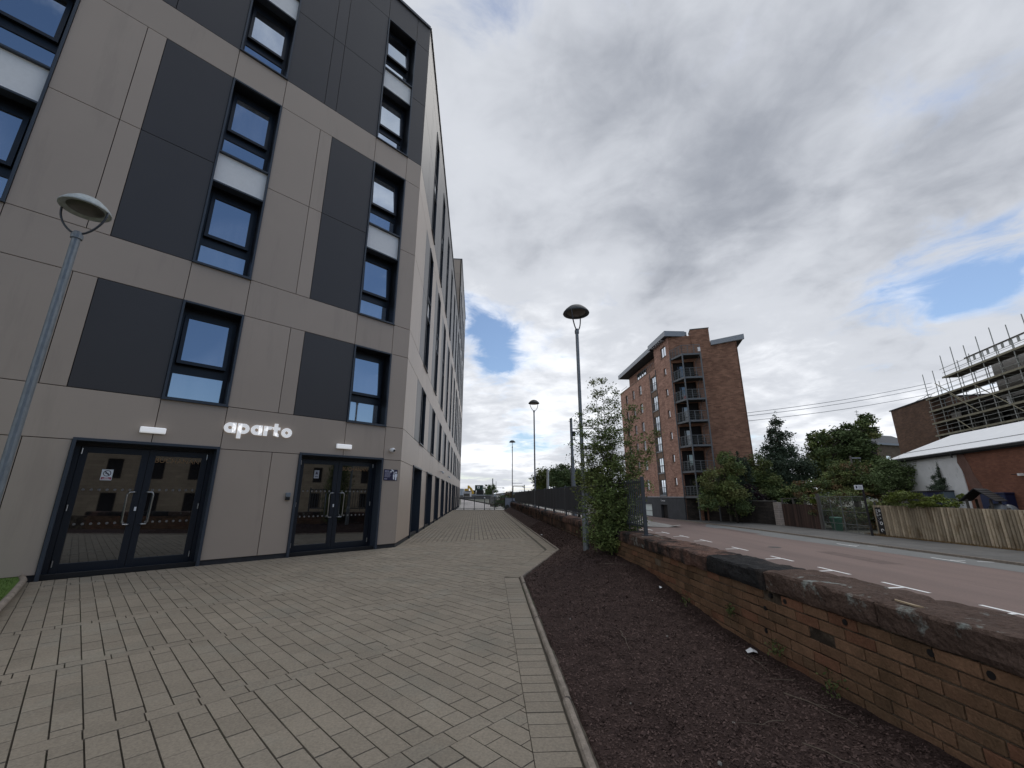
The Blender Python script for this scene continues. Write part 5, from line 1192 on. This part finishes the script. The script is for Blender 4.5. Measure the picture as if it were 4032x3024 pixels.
t = thing('wall_bracket', 'small white lamp bracket on the red brick wall of the hall', 'fitting', FH(14.6, -.2, 2.4)); m = MB(); m.box((14.5, -.26, 2.4), (14.7, -.05, 2.55), WHITEP, FH); m.tube([FH(14.6, -.2, 2.5), FH(14.3, .1, 2.5)], .02, BLACK, 5); m.build('bracket', t)
# scaffolded building
Sc = Vector((54.9, 58.97, 0))
def FS(s, n, z): return Sc - d2 * s + n2 * n + Vector((0, 0, z))
BRS = brick_mat('soot_brown_brick', (.150, .088, .058), (.100, .060, .044), (.13, .10, .08), w=.45, h=.15, var=.35, ds=.35)
sb = thing('gutted_tenement', 'brown brick tenement under repair behind the white roofed hall', 'building', FS(0, 0, ZR))
m = MB(); m.box((0, -10, ZR), (9.1, -.0, 12.95), BRS, FS); m.build('gable_wall', sb, uv=True); m = MB(); m.box((-.25, -10.1, 12.95), (9.15, .1, 13.1), SOFF, FS); m.build('wall_coping', sb)
m = MB(); m.box((-.5, -8, ZR), (.02, -.5, 11.3), BRS, FS); m.build('side_wall', sb, uv=True)
GREYS = mat('grey_exposed_masonry', (.07, .068, .062), .95, var=.45, vs=.7); CREAM = mat('cream_insulation', (.33, .31, .29), .8, var=.1, vs=.6); SANDS = mat('sandstone', (.20, .175, .115), .9, var=.2, vs=.8)
ops2 = [(a, a + 1.5, z, z + 1.9) for a in (10.3, 13.2, 16.1, 19.0, 21.9, 24.8) for z in (2.2, 5.2, 8.2)]
wall_holes(FS, 9.1, 30, ZR, 10.9, ops2, GREYS, 'stone_wall', n0=-1.9, n1=-1.5, parent=sb, uv=False)
m = MB(); m.box((9.1, -9, ZR), (30, -2.4, 10.4), INNER, FS); m.box((16.5, -3.0, 10.9), (30, -1.9, 14.9), CREAM, FS); m.box((17.5, -1.48, ZR), (30, -1.42, 8.6), SANDS, FS); m.build('inner_wall', sb)
m = MB(); m.prism([(-9, 10.4), (-1.6, 11.0), (-1.6, 11.2), (-9, 13)], 9.1, 16.5, SOFF, lambda x, y, z: FS(z, x, y)); m.build('roof', sb)
t = thing('skylight_frame', 'thin wire frame lying on the sloping top of the brown gable', 'frame', FS(4, -.5, 13.1)); m = MB(); m.tube([FS(4.6, -.3, 13.12), FS(5.6, -1.5, 13.9), FS(7.4, -1.2, 13.7), FS(8.2, -.3, 13.12)], .03, GSTEEL, 4); m.tube([FS(5.6, -1.5, 13.9), FS(7.0, -.3, 13.12)], .03, GSTEEL, 4); m.build('frame', t)
SCA = mat('scaffold_tube', (.30, .31, .29), .5, var=.25, vs=3, metal=.3); BRD = mat('scaffold_board', (.26, .24, .17), .85, var=.3, vs=2); BRDD = mat('shaded_scaffold_board', (.045, .035, .028), .9)  # dark board copy paints shade under the platforms
sc = thing('scaffolding', 'multi level tube scaffolding standing against the gutted tenement', 'scaffolding', FS(18, 1, ZR))
sx = [9.15 + 1.95 * k for k in range(11)]; rs = random.Random(9)
def top_z(s): return 16.2 if s < 12.8 else 17.65
for n in (.2, -1.25):
    for i, s in enumerate(sx):
        m = MB(); m.tube([FS(s, n, ZR), FS(s, n, top_z(s) + rs.uniform(-.5, .1) - (.9 if n < 0 else 0))], .04, SCA, 6); m.build('standard', sc)
lifts = [(9.15, 29, 6.6), (9.15, 29, 8.2), (9.15, 29, 9.7), (9.15, 29, 11.2), (9.15, 29, 12.75), (13.0, 29, 14.6)]
for (a, b, z) in lifts[1:]:
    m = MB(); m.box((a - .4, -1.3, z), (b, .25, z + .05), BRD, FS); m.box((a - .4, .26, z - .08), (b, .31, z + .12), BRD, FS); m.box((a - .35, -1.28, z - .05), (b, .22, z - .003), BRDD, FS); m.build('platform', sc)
for (a, b, z) in lifts:
    for dz in (.55, 1.05):
        m = MB(); m.tube([FS(a - .7 * rs.random(), .26, z + dz), FS(b, .26, z + dz)], .028, SCA, 5); m.build('ledger', sc)
    m = MB(); m.tube([FS(a - .3, -1.3, z + 1.0), FS(b, -1.3, z + 1.0)], .022, SCA, 5); m.build('ledger', sc)
for s in sx:
    for (a, b, z) in lifts:
        if s >= a: m = MB(); m.tube([FS(s, .45, z - .06), FS(s, -1.5, z - .06)], .035, SCA, 5); m.build('transom', sc)
for (s, z) in ((13.0, 8.2), (17.0, 6.6), (17, 11.2), (20.9, 8.2), (13, 11.2), (11.2, 12.8)):
    m = MB(); m.tube([FS(s, .33, z + 1.5), FS(s + 3.6, .33, z - 1.3)], .05, BRD, 5); m.build('brace', sc)
m = MB()
for q in range(14): m.box((16.9 + q * .95, .2, 15.15), (17.2 + q * .95, .24, 15.65), SCA, FS)
m.box((16.6, .18, 15.65), (29, .26, 15.8), BRDD, FS); m.build('edge_guard', sc)
for q, (s, z, w_, h_) in enumerate(((10.2, 10.1, 1.6, .7), (18.6, 10.0, .35, .9), (14.6, 8.5, .9, .6))):
    t = thing('tarpaulin', ['grey sheet tied to the scaffold near the brown gable', 'pale sheet hanging in the middle of the scaffold', 'dark grey sheet low on the scaffold'][q], 'sheet', FS(s, -1, z), 'sheets hung on the scaffold'); m = MB(); m.box((s, -1.0, z), (s + w_, -.95, z + h_), (CREAM, WHITEP, GREYS)[q], FS); m.build('sheet', t)
# distant tenement between tree and brown gable
ten = thing('stone_tenement', 'distant pale stone tenement with slate roof and chimney behind the big tree', 'building', at(3500, 1950, 78)); p = at(3500, 1800, 78)
TST = brick_mat('blond_stone', (.20, .155, .11), (.16, .12, .085), (.10, .08, .06), w=.8, h=.35, var=.15); SLATE = mat('slate', (.055, .06, .065), .7, var=.2, vs=2)
dt = az(72); nt_ = Vector((dt.y, -dt.x, 0))
if nt_.y > 0: nt_ = -nt_
def FT2(s, n, z): return Vector((p.x, p.y, 0)) + dt * s + nt_ * n + Vector((0, 0, z))
ez = at(3500, 1748, 78).z
wall_holes(FT2, -2.4, 9, ZR, ez, [(-.7, .7, ez - 4.1, ez - 2.2), (3.0, 4.4, ez - 4.1, ez - 2.2), (-.7, .7, ez - 7.6, ez - 5.6), (3, 4.4, ez - 7.6, ez - 5.6)], TST, 'stone_wall', parent=ten)
m = MB(); m.prism([(.35, ez), (-4, ez + 2.4), (-7, ez + 2.4), (-11, ez)], -2.6, 9.2, SLATE, lambda x, y, z: FT2(z, x, y)); m.build('roof', ten); m = MB(); m.box((-2.6, 0, ez - .25), (9.2, .4, ez + .1), FASC, FT2); m.build('eaves', ten)
m = MB(); m.box((.4, -4, ez + 1.0), (3.4, -2.8, ez + 3.6), TST, FT2); m.build('chimney', ten, uv=True)
m = MB()
for x in (-.7, 3.0): m.box((x, -.2, ez - 4.1), (x + 1.4, -.16, ez - 2.2), GLB, FT2); m.box((x, -.16, ez - 3.2), (x + 1.4, -.1, ez - 3.1), WHITEP, FT2); m.box((x, -.16, ez - 4.1), (x + .1, -.1, ez - 2.2), WHITEP, FT2); m.box((x + 1.3, -.16, ez - 4.1), (x + 1.4, -.1, ez - 2.2), WHITEP, FT2); m.box((x, -.16, ez - 4.2), (x + 1.4, .05, ez - 4.05), WHITEP, FT2)
m.build('window', ten); m = MB(); m.box((-2.3, -2, ZR), (8.9, -.4, ez - .2), INNER, FT2); m.build('inner_wall', ten)
t = thing('aerial', 'small television aerial on the chimney of the distant stone tenement', 'aerial', FT2(2.5, -4.5, ez + 6)); m = MB(); m.tube([FT2(1.2, -4.5, ez + 4.6), FT2(1.2, -4.5, ez + 7.4)], .05, GSTEEL, 4); m.tube([FT2(.6, -4.5, ez + 7.0), FT2(1.8, -4.5, ez + 7.1)], .05, GSTEEL, 4); m.tube([FT2(.8, -4.5, ez + 6.5), FT2(1.6, -4.5, ez + 6.5)], .05, GSTEEL, 4); m.build('mast', t)

# ------------------------------------------------------------------ trees and shrubs on the far side
def b3(u, v, Y, rx, rz, ry=None):
    p = at(u, v, Y); return (p.x, p.y, p.z, rx, ry or rx, rz)
tree('conifer', 'dark narrow conifer rising behind the shrubs right of the brick block', 'tree', (33, 51, ZR), [b3(3055, 1665, 51, .75, 1.0), b3(3062, 1720, 51, 1.3, 1.3), b3(3070, 1780, 51, 1.9, 1.4), b3(3085, 1850, 51, 2.6, 1.8), b3(3085, 1920, 51, 3.0, 2.0)], 30000, .13, LF_CON, 21, .2, clumps=22, spread=.34, top=10.3)
tree('broad_tree', 'large broad dark green tree between the conifer and the stone tenement', 'tree', (42, 52, ZR), [b3(3395, 1680, 52, 1.6, 1.6), b3(3350, 1730, 52, 2.6, 2.0), b3(3265, 1760, 52, 2.4, 2.1), b3(3310, 1820, 53, 3.8, 2.6, 3), b3(3392, 1785, 52, 1.9, 2.3), b3(3240, 1860, 52, 2.6, 2.4), b3(3365, 1890, 52, 3.0, 2.4), b3(3225, 1720, 52, 1.2, 1.0)], 46000, .17, LF_DK, 22, .35, clumps=26, spread=.26, mats=[LF_DK, LF_DK, LF_MID, LF_DK])
tree('shrub_mass', 'bushy green shrub in front of the brick block, left of the telegraph pole', 'shrub', (23.9, 46, ZR), [b3(2870, 1850, 46, 1.5, 1.5), b3(2810, 1920, 46, 1.6, 1.8), b3(2880, 1960, 46, 2.2, 1.9), b3(2800, 1985, 45.5, 1.2, 1.1), b3(2855, 1800, 46, .9, .8)], 30000, .11, LF_MID, 23, .12, clumps=24, spread=.26, mats=[LF_MID, LF_MID, LF_DK])
tree('shrub', 'dark pointed evergreen shrub right of the telegraph pole', 'shrub', (25.4, 47.2, ZR), [b3(2918, 1820, 47.2, .7, 1.2), b3(2922, 1870, 47.2, 1.0, 1.4), b3(2925, 1940, 47, 1.4, 1.6)], 8000, .10, LF_CON, 24, .1, clumps=16)
tree('shrub', 'purple leaved shrub with pale flower heads over the stone wall', 'shrub', (26.2, 47, ZR), [b3(2960, 1965, 46.8, 1.7, 1.1), b3(2930, 1930, 46.8, 1.1, .9), b3(3010, 1985, 46.8, 1.2, .8)], 7000, .09, LF_PUR, 25, .08, clumps=16)
tree('shrub', 'mid green shrub between the purple shrub and the conifer', 'shrub', (28.3, 49, ZR), [b3(2985, 1850, 49, 1.6, 1.6), b3(3020, 1910, 49, 2.0, 1.7), b3(2965, 1900, 49, 1.5, 1.5), b3(3065, 1950, 47, 1.8, 1.0)], 22000, .12, LF_MID, 26, .1, clumps=20, mats=[LF_MID, LF_DK])
tree('shrub', 'spreading green shrub behind the mesh gate', 'shrub', (31, 42, ZR), [b3(3320, 1860, 42, 1.5, 1.1), b3(3380, 1890, 42, 1.8, 1.3), b3(3280, 1900, 42, 1.4, 1.1), b3(3430, 1920, 42, 1.6, 1.0), b3(3180, 1925, 43, 1.8, .9), b3(3350, 1945, 41, 1.8, .6)], 18000, .10, LF_MID, 27, .1, clumps=22, mats=[LF_MID, LF_DK, LF_MID, LF_BR])
tree('shrub', 'dark rounded shrub in front of the white painted wall', 'shrub', (35, 39, ZR), [b3(3530, 1855, 38.5, 1.7, 1.3), b3(3575, 1895, 38, 1.6, 1.4), b3(3490, 1900, 38.5, 1.6, 1.2), b3(3480, 1875, 40, 1.0, .8)], 14000, .09, LF_DK, 28, .1, clumps=22)
tree('cypress', 'small dark cone shaped cypress against the white painted wall', 'tree', (34.9, 34, ZR), [b3(3692, 1838, 34, .12, .34), b3(3698, 1862, 34, .28, .45), b3(3704, 1892, 34, .50, .55), b3(3712, 1926, 34, .72, .7)], 7000, .05, LF_CON, 29, .06, clumps=16, top=3.2)
tree('shrub', 'brown dried bush behind the left part of the mesh gate', 'shrub', (28, 37.5, ZR), [b3(3330, 1960, 37.5, 1.0, .8), b3(3250, 1985, 37.5, 1.2, .9), b3(3180, 1960, 39, .8, .7), b3(3260, 2030, 38, 1.6, .8)], 9000, .07, LF_BR, 30, .06, clumps=18, mats=[LF_BR, LF_MID, LF_DK])
tree('climbing_vine', 'bright green leafy vine along the top of the timber fence', 'plant', (28.0, 28.6, ZR), [b3(3560, 1955, 29, .75, .38), b3(3620, 1962, 28.5, .7, .36), b3(3690, 1970, 27.8, .7, .33), b3(3520, 1965, 30, .6, .35), b3(3745, 1985, 27.3, .5, .25), b3(3650, 1990, 28.2, 1.0, .25), b3(3780, 1965, 27.5, .4, .3)], 9000, .065, LF_LT, 31, .04, clumps=14, mats=[LF_LT, LF_LT, LF_MID])
tree('shrub', 'small bright green shrub on top of the brown board fence', 'shrub', (27, 38.2, ZR), [b3(3198, 1968, 38.0, .42, .35)], 900, .07, LF_LT, 32, .03, clumps=8)
tree('broad_tree', 'round bright edged tree behind the sheeted railings, left one', 'tree', (6, 60, ZR), [b3(2150, 1895, 60, 1.7, 1.7), b3(2128, 1925, 60, 1.3, 1.4), b3(2175, 1900, 60, 1.8, 1.8)], 16000, .14, LF_MID, 33, .15, 'trees beyond the railings', clumps=18, mats=[LF_MID, LF_LT, LF_MID])
tree('broad_tree', 'dark dense tree behind the utility pole and the railings', 'tree', (9, 58, ZR), [b3(2215, 1872, 58, 1.8, 1.6), b3(2240, 1900, 58, 2.2, 1.8), b3(2195, 1900, 58, 1.7, 1.6), b3(2290, 1895, 58, 2.0, 1.6), b3(2340, 1900, 58, 2.2, 1.8)], 28000, .14, LF_DK, 34, .2, 'trees beyond the railings', clumps=22)
tree('small_tree', 'dark bushy tree beyond the far gate beside the grey post', 'tree', (-4.4, 85, ZR), [b3(1925, 1922, 85, .9, 1.0), b3(1940, 1925, 85, .8, .9), b3(1931, 1942, 85, 1.3, .9)], 5000, .10, LF_DK, 35, .12, clumps=16)
tree('shrub', 'tangled brown shrubs beyond the right half of the far gate', 'shrub', (-.5, 60, ZR), [b3(1985, 1975, 60, 1.3, .9), b3(2010, 1965, 60, 1.2, .9), b3(2030, 1975, 60, 1.0, .9), b3(1960, 1985, 60, 1.0, .6)], 6000, .09, LF_BR, 36, .06, clumps=18, mats=[LF_BR, LF_DK])
tree('shrub', 'low dark green shrubs on the ground behind the mesh gate and bin', 'shrub', (29, 39.5, ZR), [b3(3240, 2040, 40, 1.3, .9), b3(3310, 2030, 40, 1.5, .9), b3(3380, 2040, 40, 1.5, .9), b3(3440, 2035, 40, 1.3, .9), b3(3460, 1990, 38, 1.2, .8), b3(3190, 2010, 41, 1.2, .9)], 14000, .10, LF_DK, 38, .06, clumps=20, mats=[LF_DK, LF_MID, LF_BR])
# dry grass tufts under the fence
STRAW = mat('dry_grass', (.22, .14, .06), .9, tint=.4)
m = MB(); k_ = m.m(STRAW); F, Ls = seg_frame((26.6, 32.6), (27.1, 14))
for i in range(4200):
    s = rf.uniform(0, Ls); n = rf.uniform(.02, .35) * (1.4 if s < 2 else 1) ; p = F(s, n, ZR + .1); a = rf.uniform(0, 6.28); h_ = rf.uniform(.04, .16) * (1.6 if s < 1.5 else 1); i0 = len(m.v)
    m.v += [(p.x - .01, p.y, p.z), (p.x + .01, p.y, p.z), (p.x + math.cos(a) * .07, p.y + math.sin(a) * .07, p.z + h_)]; m.f.append((i0, i0 + 1, i0 + 2)); m.mi.append(k_); m.t.append(rf.random())
tag(m.build('dry_grass', recalc=False), 'dry straw coloured grass along the foot of the timber fence', 'grass', kind='stuff')
# garden well roof, bins and parasol behind the fence
ROOFT = mat('dark_roof_tile', (.030, .030, .032), .8, var=.3, vs=6)
t = thing('well_shelter', 'small dark tiled garden shelter roof on wooden posts behind the timber fence', 'shelter', (29.3, 26.5, ZR)); c = at(3865, 1950, 26.5)
def FK(s, n, z): return Vector((c.x, 26.5, 0)) + az(60) * s + Vector((az(60).y, -az(60).x, 0)) * n * -1 + Vector((0, 0, z))
zt_, ze = at(3850, 1924, 26.5).z, at(3850, 1972, 26.5).z
m = MB()
for sg in (-1, 1):
    for q in range(6):
        f0, f1 = q / 6, (q + 1) / 6; z0_, z1_ = zt_ + (ze - zt_) * f0, zt_ + (ze - zt_) * f1
        m.hexa([FK(-1.25, sg * .75 * f0, z0_ - .03), FK(1.25, sg * .75 * f0, z0_ - .03), FK(1.25, sg * (.75 * f1 + .03), z1_ - .03), FK(-1.25, sg * (.75 * f1 + .03), z1_ - .03), FK(-1.25, sg * .75 * f0, z0_ + .01), FK(1.25, sg * .75 * f0, z0_ + .01), FK(1.25, sg * (.75 * f1 + .03), z1_ + .02), FK(-1.25, sg * (.75 * f1 + .03), z1_ + .02)], ROOFT)
m.build('roof', t)
for (s, n) in ((-.9, .5), (.9, .5), (-.9, -.5), (.9, -.5)): m = MB(); m.tube([FK(s, n, ZR), FK(s, n, ze + .1)], .07, OLDW, 6); m.build('post', t)
def skip(u0, u1, v0, Y, lab, mt, w, name='storage_container', lid=None):
    a, b = at(u0, v0, Y), at(u1, v0, Y); t = thing(name, lab, 'container', (a.x, Y, ZR)); m = MB(); m.box((a.x, Y, ZR), (b.x, Y + w, a.z), mt); m.build('body', t, bevel=.04); m = MB(); m.box((a.x - .05, Y - .05, a.z + .002), (b.x + .05, Y + w, a.z + .1), lid or mt); m.build('lid', t, bevel=.02); return t
skip(3955, 4015, 1945, 27.6, 'large dark blue container behind the timber fence at the right', BLUP, 1.5)
skip(3650, 3700, 1938, 33, 'grey blue container left part behind the vine', mat('greyblue_panel', (.03, .035, .09), .5), 1.2, lid=BLACK)
skip(3712, 3790, 1936, 33, 'pale grey blue shed panel behind the vine near the white wall', mat('pale_blue_panel', (.10, .14, .18), .5), 1.2, lid=BLACK)
GLA = mat('grey_glazed_dome', (.16, .18, .20), .3)
for (u, v, s) in ((3930, 1993, .5), (3972, 1996, .42)):
    q = at(u, v, 26); t = thing('garden_dome', 'grey translucent dome cover, %s, behind the timber fence' % ('left one' if u < 3950 else 'right one'), 'cover', (q.x, 26, ZR), 'grey dome covers'); m = MB(); m.lathe([(s, -1.5), (s, -.1), (s * .95, .1), (s * .7, .3), (s * .35, .42), (.001, .46)], (q.x, 26, q.z - .3), GLA, 20); m.build('cover', t, smooth=True)

# ------------------------------------------------------------------ beyond the far gate
YEL = mat('excavator_yellow', (.50, .30, .02), .5); DGRN = mat('dark_green_panel', (.012, .040, .035), .5); RUB = mat('rubble', (.33, .315, .29), .95, var=.4, vs=.6); WROUGH = mat('whitewashed_wall', (.5, .48, .45), .9, var=.2, vs=.4)
m = MB(); k_ = m.m(RUB); nx, ny = 34, 44; rub = random.Random(6)
for j in range(ny + 1):
    for i in range(nx + 1):
        x, y = -26 + 42 * i / nx, 41.2 + 95 * (j / ny) ** 1.4; z = -1.7 + .7 * max(0, mn.noise((x * .12, y * .06, 2))) + .5 * abs(mn.noise((x * .5, y * .3, 5))); z = min(z, -.4)
        m.v.append((x, y, z))
for j in range(ny):
    for i in range(nx): a = j * (nx + 1) + i; m.f.append((a, a + 1, a + nx + 2, a + nx + 1)); m.mi.append(k_); m.t.append(.5)
tag(m.build('terrain', recalc=False), kind='structure')
def simple(name, lab, cat, parts, loc=None, group=None):
    t = thing(name, lab, cat, loc or (0, 0, 0), group)
    for pn, fn in parts: m = MB(); fn(m); m.build(pn, t)
    return t
def pbox(u0, u1, v0, v1, Y, d, mt):
    def f(m): a, b = at(u0, v1, Y), at(u1, v0, Y); m.box((a.x, Y, a.z), (b.x, Y + d, b.z), mt)
    return f
simple('site_cabin', 'dark green stacked site cabin with a white square emblem beyond the far gate', 'cabin', [('upper_cabin', pbox(1870, 1900, 1910, 1930, 90, 3, DGRN)), ('lower_cabin', pbox(1876, 1903, 1930.5, 1952, 90, 3, BLACK)), ('emblem', lambda m: (pbox(1879, 1889, 1913.5, 1923, 89.9, .05, WHITEP)(m), pbox(1882.5, 1886, 1916, 1921, 89.84, .05, DGRN)(m)))], at(1885, 1951, 90))
def exc(m): a, b, c_, d_ = at(1843, 1942, 108), at(1844, 1912, 108), at(1855, 1926, 108), at(1863, 1944, 108); m.tube([a, b], .18, YEL, 6); m.tube([b, c_, d_], [.18, .34, .34], YEL, 6)
simple('excavator', 'yellow excavator with raised arm beyond the far gate', 'excavator', [('arm', exc), ('body', pbox(1855, 1872, 1930, 1946, 110, 3, BLACK)), ('cab', pbox(1829, 1843, 1924, 1934, 112, 2, YEL))], at(1850, 1950, 108))
simple('white_truck', 'white lorry cab parked beyond the far gate', 'lorry', [('body', pbox(1824, 1851, 1936, 1956, 78, 3, mat('dirty_white', (.45, .46, .48), .6, var=.3, vs=1))), ('roof', pbox(1828, 1852, 1932, 1935.5, 78, 3, GSTEEL)), ('bonnet', pbox(1826, 1848, 1944, 1953, 77.4, .5, GREYS))], at(1838, 1960, 78))
simple('distant_block', 'pale distant flat block at the left edge beyond the far gate', 'building', [('wall', pbox(1808, 1822, 1924, 1950, 220, 8, mat('hazy_grey', (.35, .38, .42), .9)))], at(1815, 1950, 220))
simple('post', 'tall pale grey post behind the small dark tree', 'post', [('post', lambda m: m.tube([at(1940, 1960, 92), at(1940, 1884, 92)], .11, GSTEEL, 6))], at(1940, 1960, 92))
simple('post', 'thin dark post right of the small dark tree', 'post', [('post', lambda m: m.tube([at(1953, 1958, 95), at(1953.5, 1895, 95)], .05, GSTEEL, 5)), ('arm', lambda m: (m.tube([at(1953, 1919, 95), at(1978, 1921, 95)], .03, GSTEEL, 5), m.tube([at(1978, 1921, 95), at(1986, 1922, 95)], .10, GSTEEL, 6)))], at(1953, 1958, 95))
simple('white_post', 'white square post rising in front of the round tree', 'post', [('post', lambda m: m.tube([at(2157, 1960, 45), at(2157, 1850, 45)], .13, mat('white_post_paint', (.6, .62, .6), .6), 4))], at(2157, 1960, 45))
simple('railway_gantry', 'pale steel portal gantry over the railway in the distance', 'gantry', [('leg', lambda m: m.tube([at(2065, 1960, 150), at(2065, 1909, 150)], .16, GSTEEL, 5)), ('leg', lambda m: m.tube([at(2020, 1960, 150), at(2021, 1914, 150)], .12, GSTEEL, 5)), ('beam', lambda m: m.tube([at(2020, 1914, 150), at(2065, 1914, 150)], .14, GSTEEL, 5)), ('brace', lambda m: m.tube([at(2056, 1914, 150), at(2065, 1922, 150)], .10, GSTEEL, 5)), ('cable', lambda m: m.tube([at(2018, 1903, 150), at(2057, 1903, 150)], .06, GSTEEL, 4))], at(2045, 1960, 150))
for (u0, u1, v0, v1, Y, lab, mt) in ((1953, 1972, 1943, 1957, 120, 'low white shed left of the farthest lamp post', WROUGH), (2003, 2014, 1944, 1953, 130, 'small white shed just left of the gantry', WROUGH), (2018, 2036, 1943, 1953, 130, 'long low white shed below the gantry', WROUGH)):
    simple('distant_shed', lab, 'shed', [('wall', pbox(u0, u1, v0 + 3, v1, Y, 6, mt)), ('roof', pbox(u0 - 1, u1 + 1, v0, v0 + 3, Y - .4, 7, SLATE))], at(u0, v1, Y))
simple('concrete_wall', 'pale concrete block with square top beyond the middle of the far gate', 'wall', [('wall', pbox(1931, 1957, 1955, 1995, 62, .6, RUB)), ('pillar', pbox(1938, 1944, 1929, 1954.8, 62, .4, RUB))], at(1945, 1995, 62))
simple('ramp', 'sloping pale ramp with dark edge beyond the left half of the far gate', 'ramp', [('slab', lambda m: m.hexa([at(1815, 2003, 55), at(1930, 2003, 48), at(1930, 1994, 62), at(1815, 1992, 68), at(1815, 2002, 55.2), at(1930, 2002, 48.2), at(1930, 1986, 61.8), at(1815, 1964, 67.8)], mat('pale_dust', (.50, .47, .45), .95, var=.3, vs=.5))), ('kerb', lambda m: m.tube([at(1812, 1963, 54), at(1890, 1977, 50), at(1934, 1986, 47)], .06, GREYS, 5))], at(1870, 2005, 52))
simple('boundary_wall', 'long grey low wall crossing beyond the far gate', 'wall', [('wall', pbox(1800, 1935, 1950, 1966, 84, .5, mat('grey_concrete', (.13, .13, .13), .9, var=.3, vs=.4))), ('coping', pbox(1872, 1940, 1948, 1951.5, 83.8, .7, FASC))], at(1870, 1966, 84))
simple('mural_wall', 'low wall with pale and dark painted shapes beyond the right end of the far gate', 'wall', [('wall', pbox(1990, 2034, 1962, 2003, 52, .4, mat('painted_wall', (.34, .36, .42), .9, var=.2, vs=1))), ('painting', lambda m: [m.prism([(c_[0] + r_ * math.cos(q * .785), c_[1] + r_ * 1.3 * math.sin(q * .785)) for q in range(8)], 51.95, 51.99, mt, lambda x, y, z: Vector((x, z, y))) for (c_, r_, mt) in (((.1, .2), .32, BLACK), ((-.55, -.2), .28, GREYS), ((-.1, -.8), .3, STEEL), ((.45, -.3), .2, BLACK), ((.3, -1.1), .2, WHITEP))])], at(2010, 2003, 52))
HILL = mat('far_hill', (.10, .12, .14), .95, var=.2, vs=.02)
m = MB(); k_ = m.m(HILL); N_ = 120
for i in range(N_ + 1):
    a = R(-75 + 150 * i / N_); h_ = 2.5 + 5 * (mn.noise((i * .32, 0, 0)) + .6); 
    for (d_, z) in ((560, -2), (575, h_), (640, -2)): m.v.append((math.sin(a) * d_, math.cos(a) * d_, z))
for i in range(N_):
    a = i * 3; m.f += [(a, a + 1, a + 4, a + 3), (a + 1, a + 2, a + 5, a + 4)]; m.mi += [k_, k_]; m.t += [.5, .5]
tag(m.build('hills', recalc=False), kind='structure')
# ------------------------------------------------------------------ across the street behind the viewpoint (seen mirrored in the glass doors)
bt = thing('sandstone_tenement', 'long sandstone tenement row behind the viewpoint, mirrored in the glass doors', 'building', (30, -30, ZR)); bc = Vector((30, -29.5, 0)); db_ = dA
def FQ(s, n, z): return bc + db_ * s - nA * n + Vector((0, 0, z))
oq = [(s, s + 1.3, z, z + 2.1) for s in np.arange(-38, 38, 3.6) for z in (-.6, 3.0, 6.6)]
TS2 = brick_mat('brown_sandstone', (.33, .27, .20), (.26, .21, .155), (.14, .10, .07), w=.9, h=.32, var=.2)
wall_holes(FQ, -40, 40, ZR, 9.6, oq, TS2, 'stone_wall', parent=bt); m = MB(); m.box((-40, -6, ZR), (40, -.35, 9.4), INNER, FQ); m.build('inner_wall', bt); m = MB(); m.prism([(.4, 9.6), (-4, 12.2), (-9, 9.6)], -40, 40, SLATE, lambda x, y, z: FQ(z, x, y)); m.box((-40, 0, 9.3), (40, .45, 9.62), TS2, FQ); m.build('roof', bt)
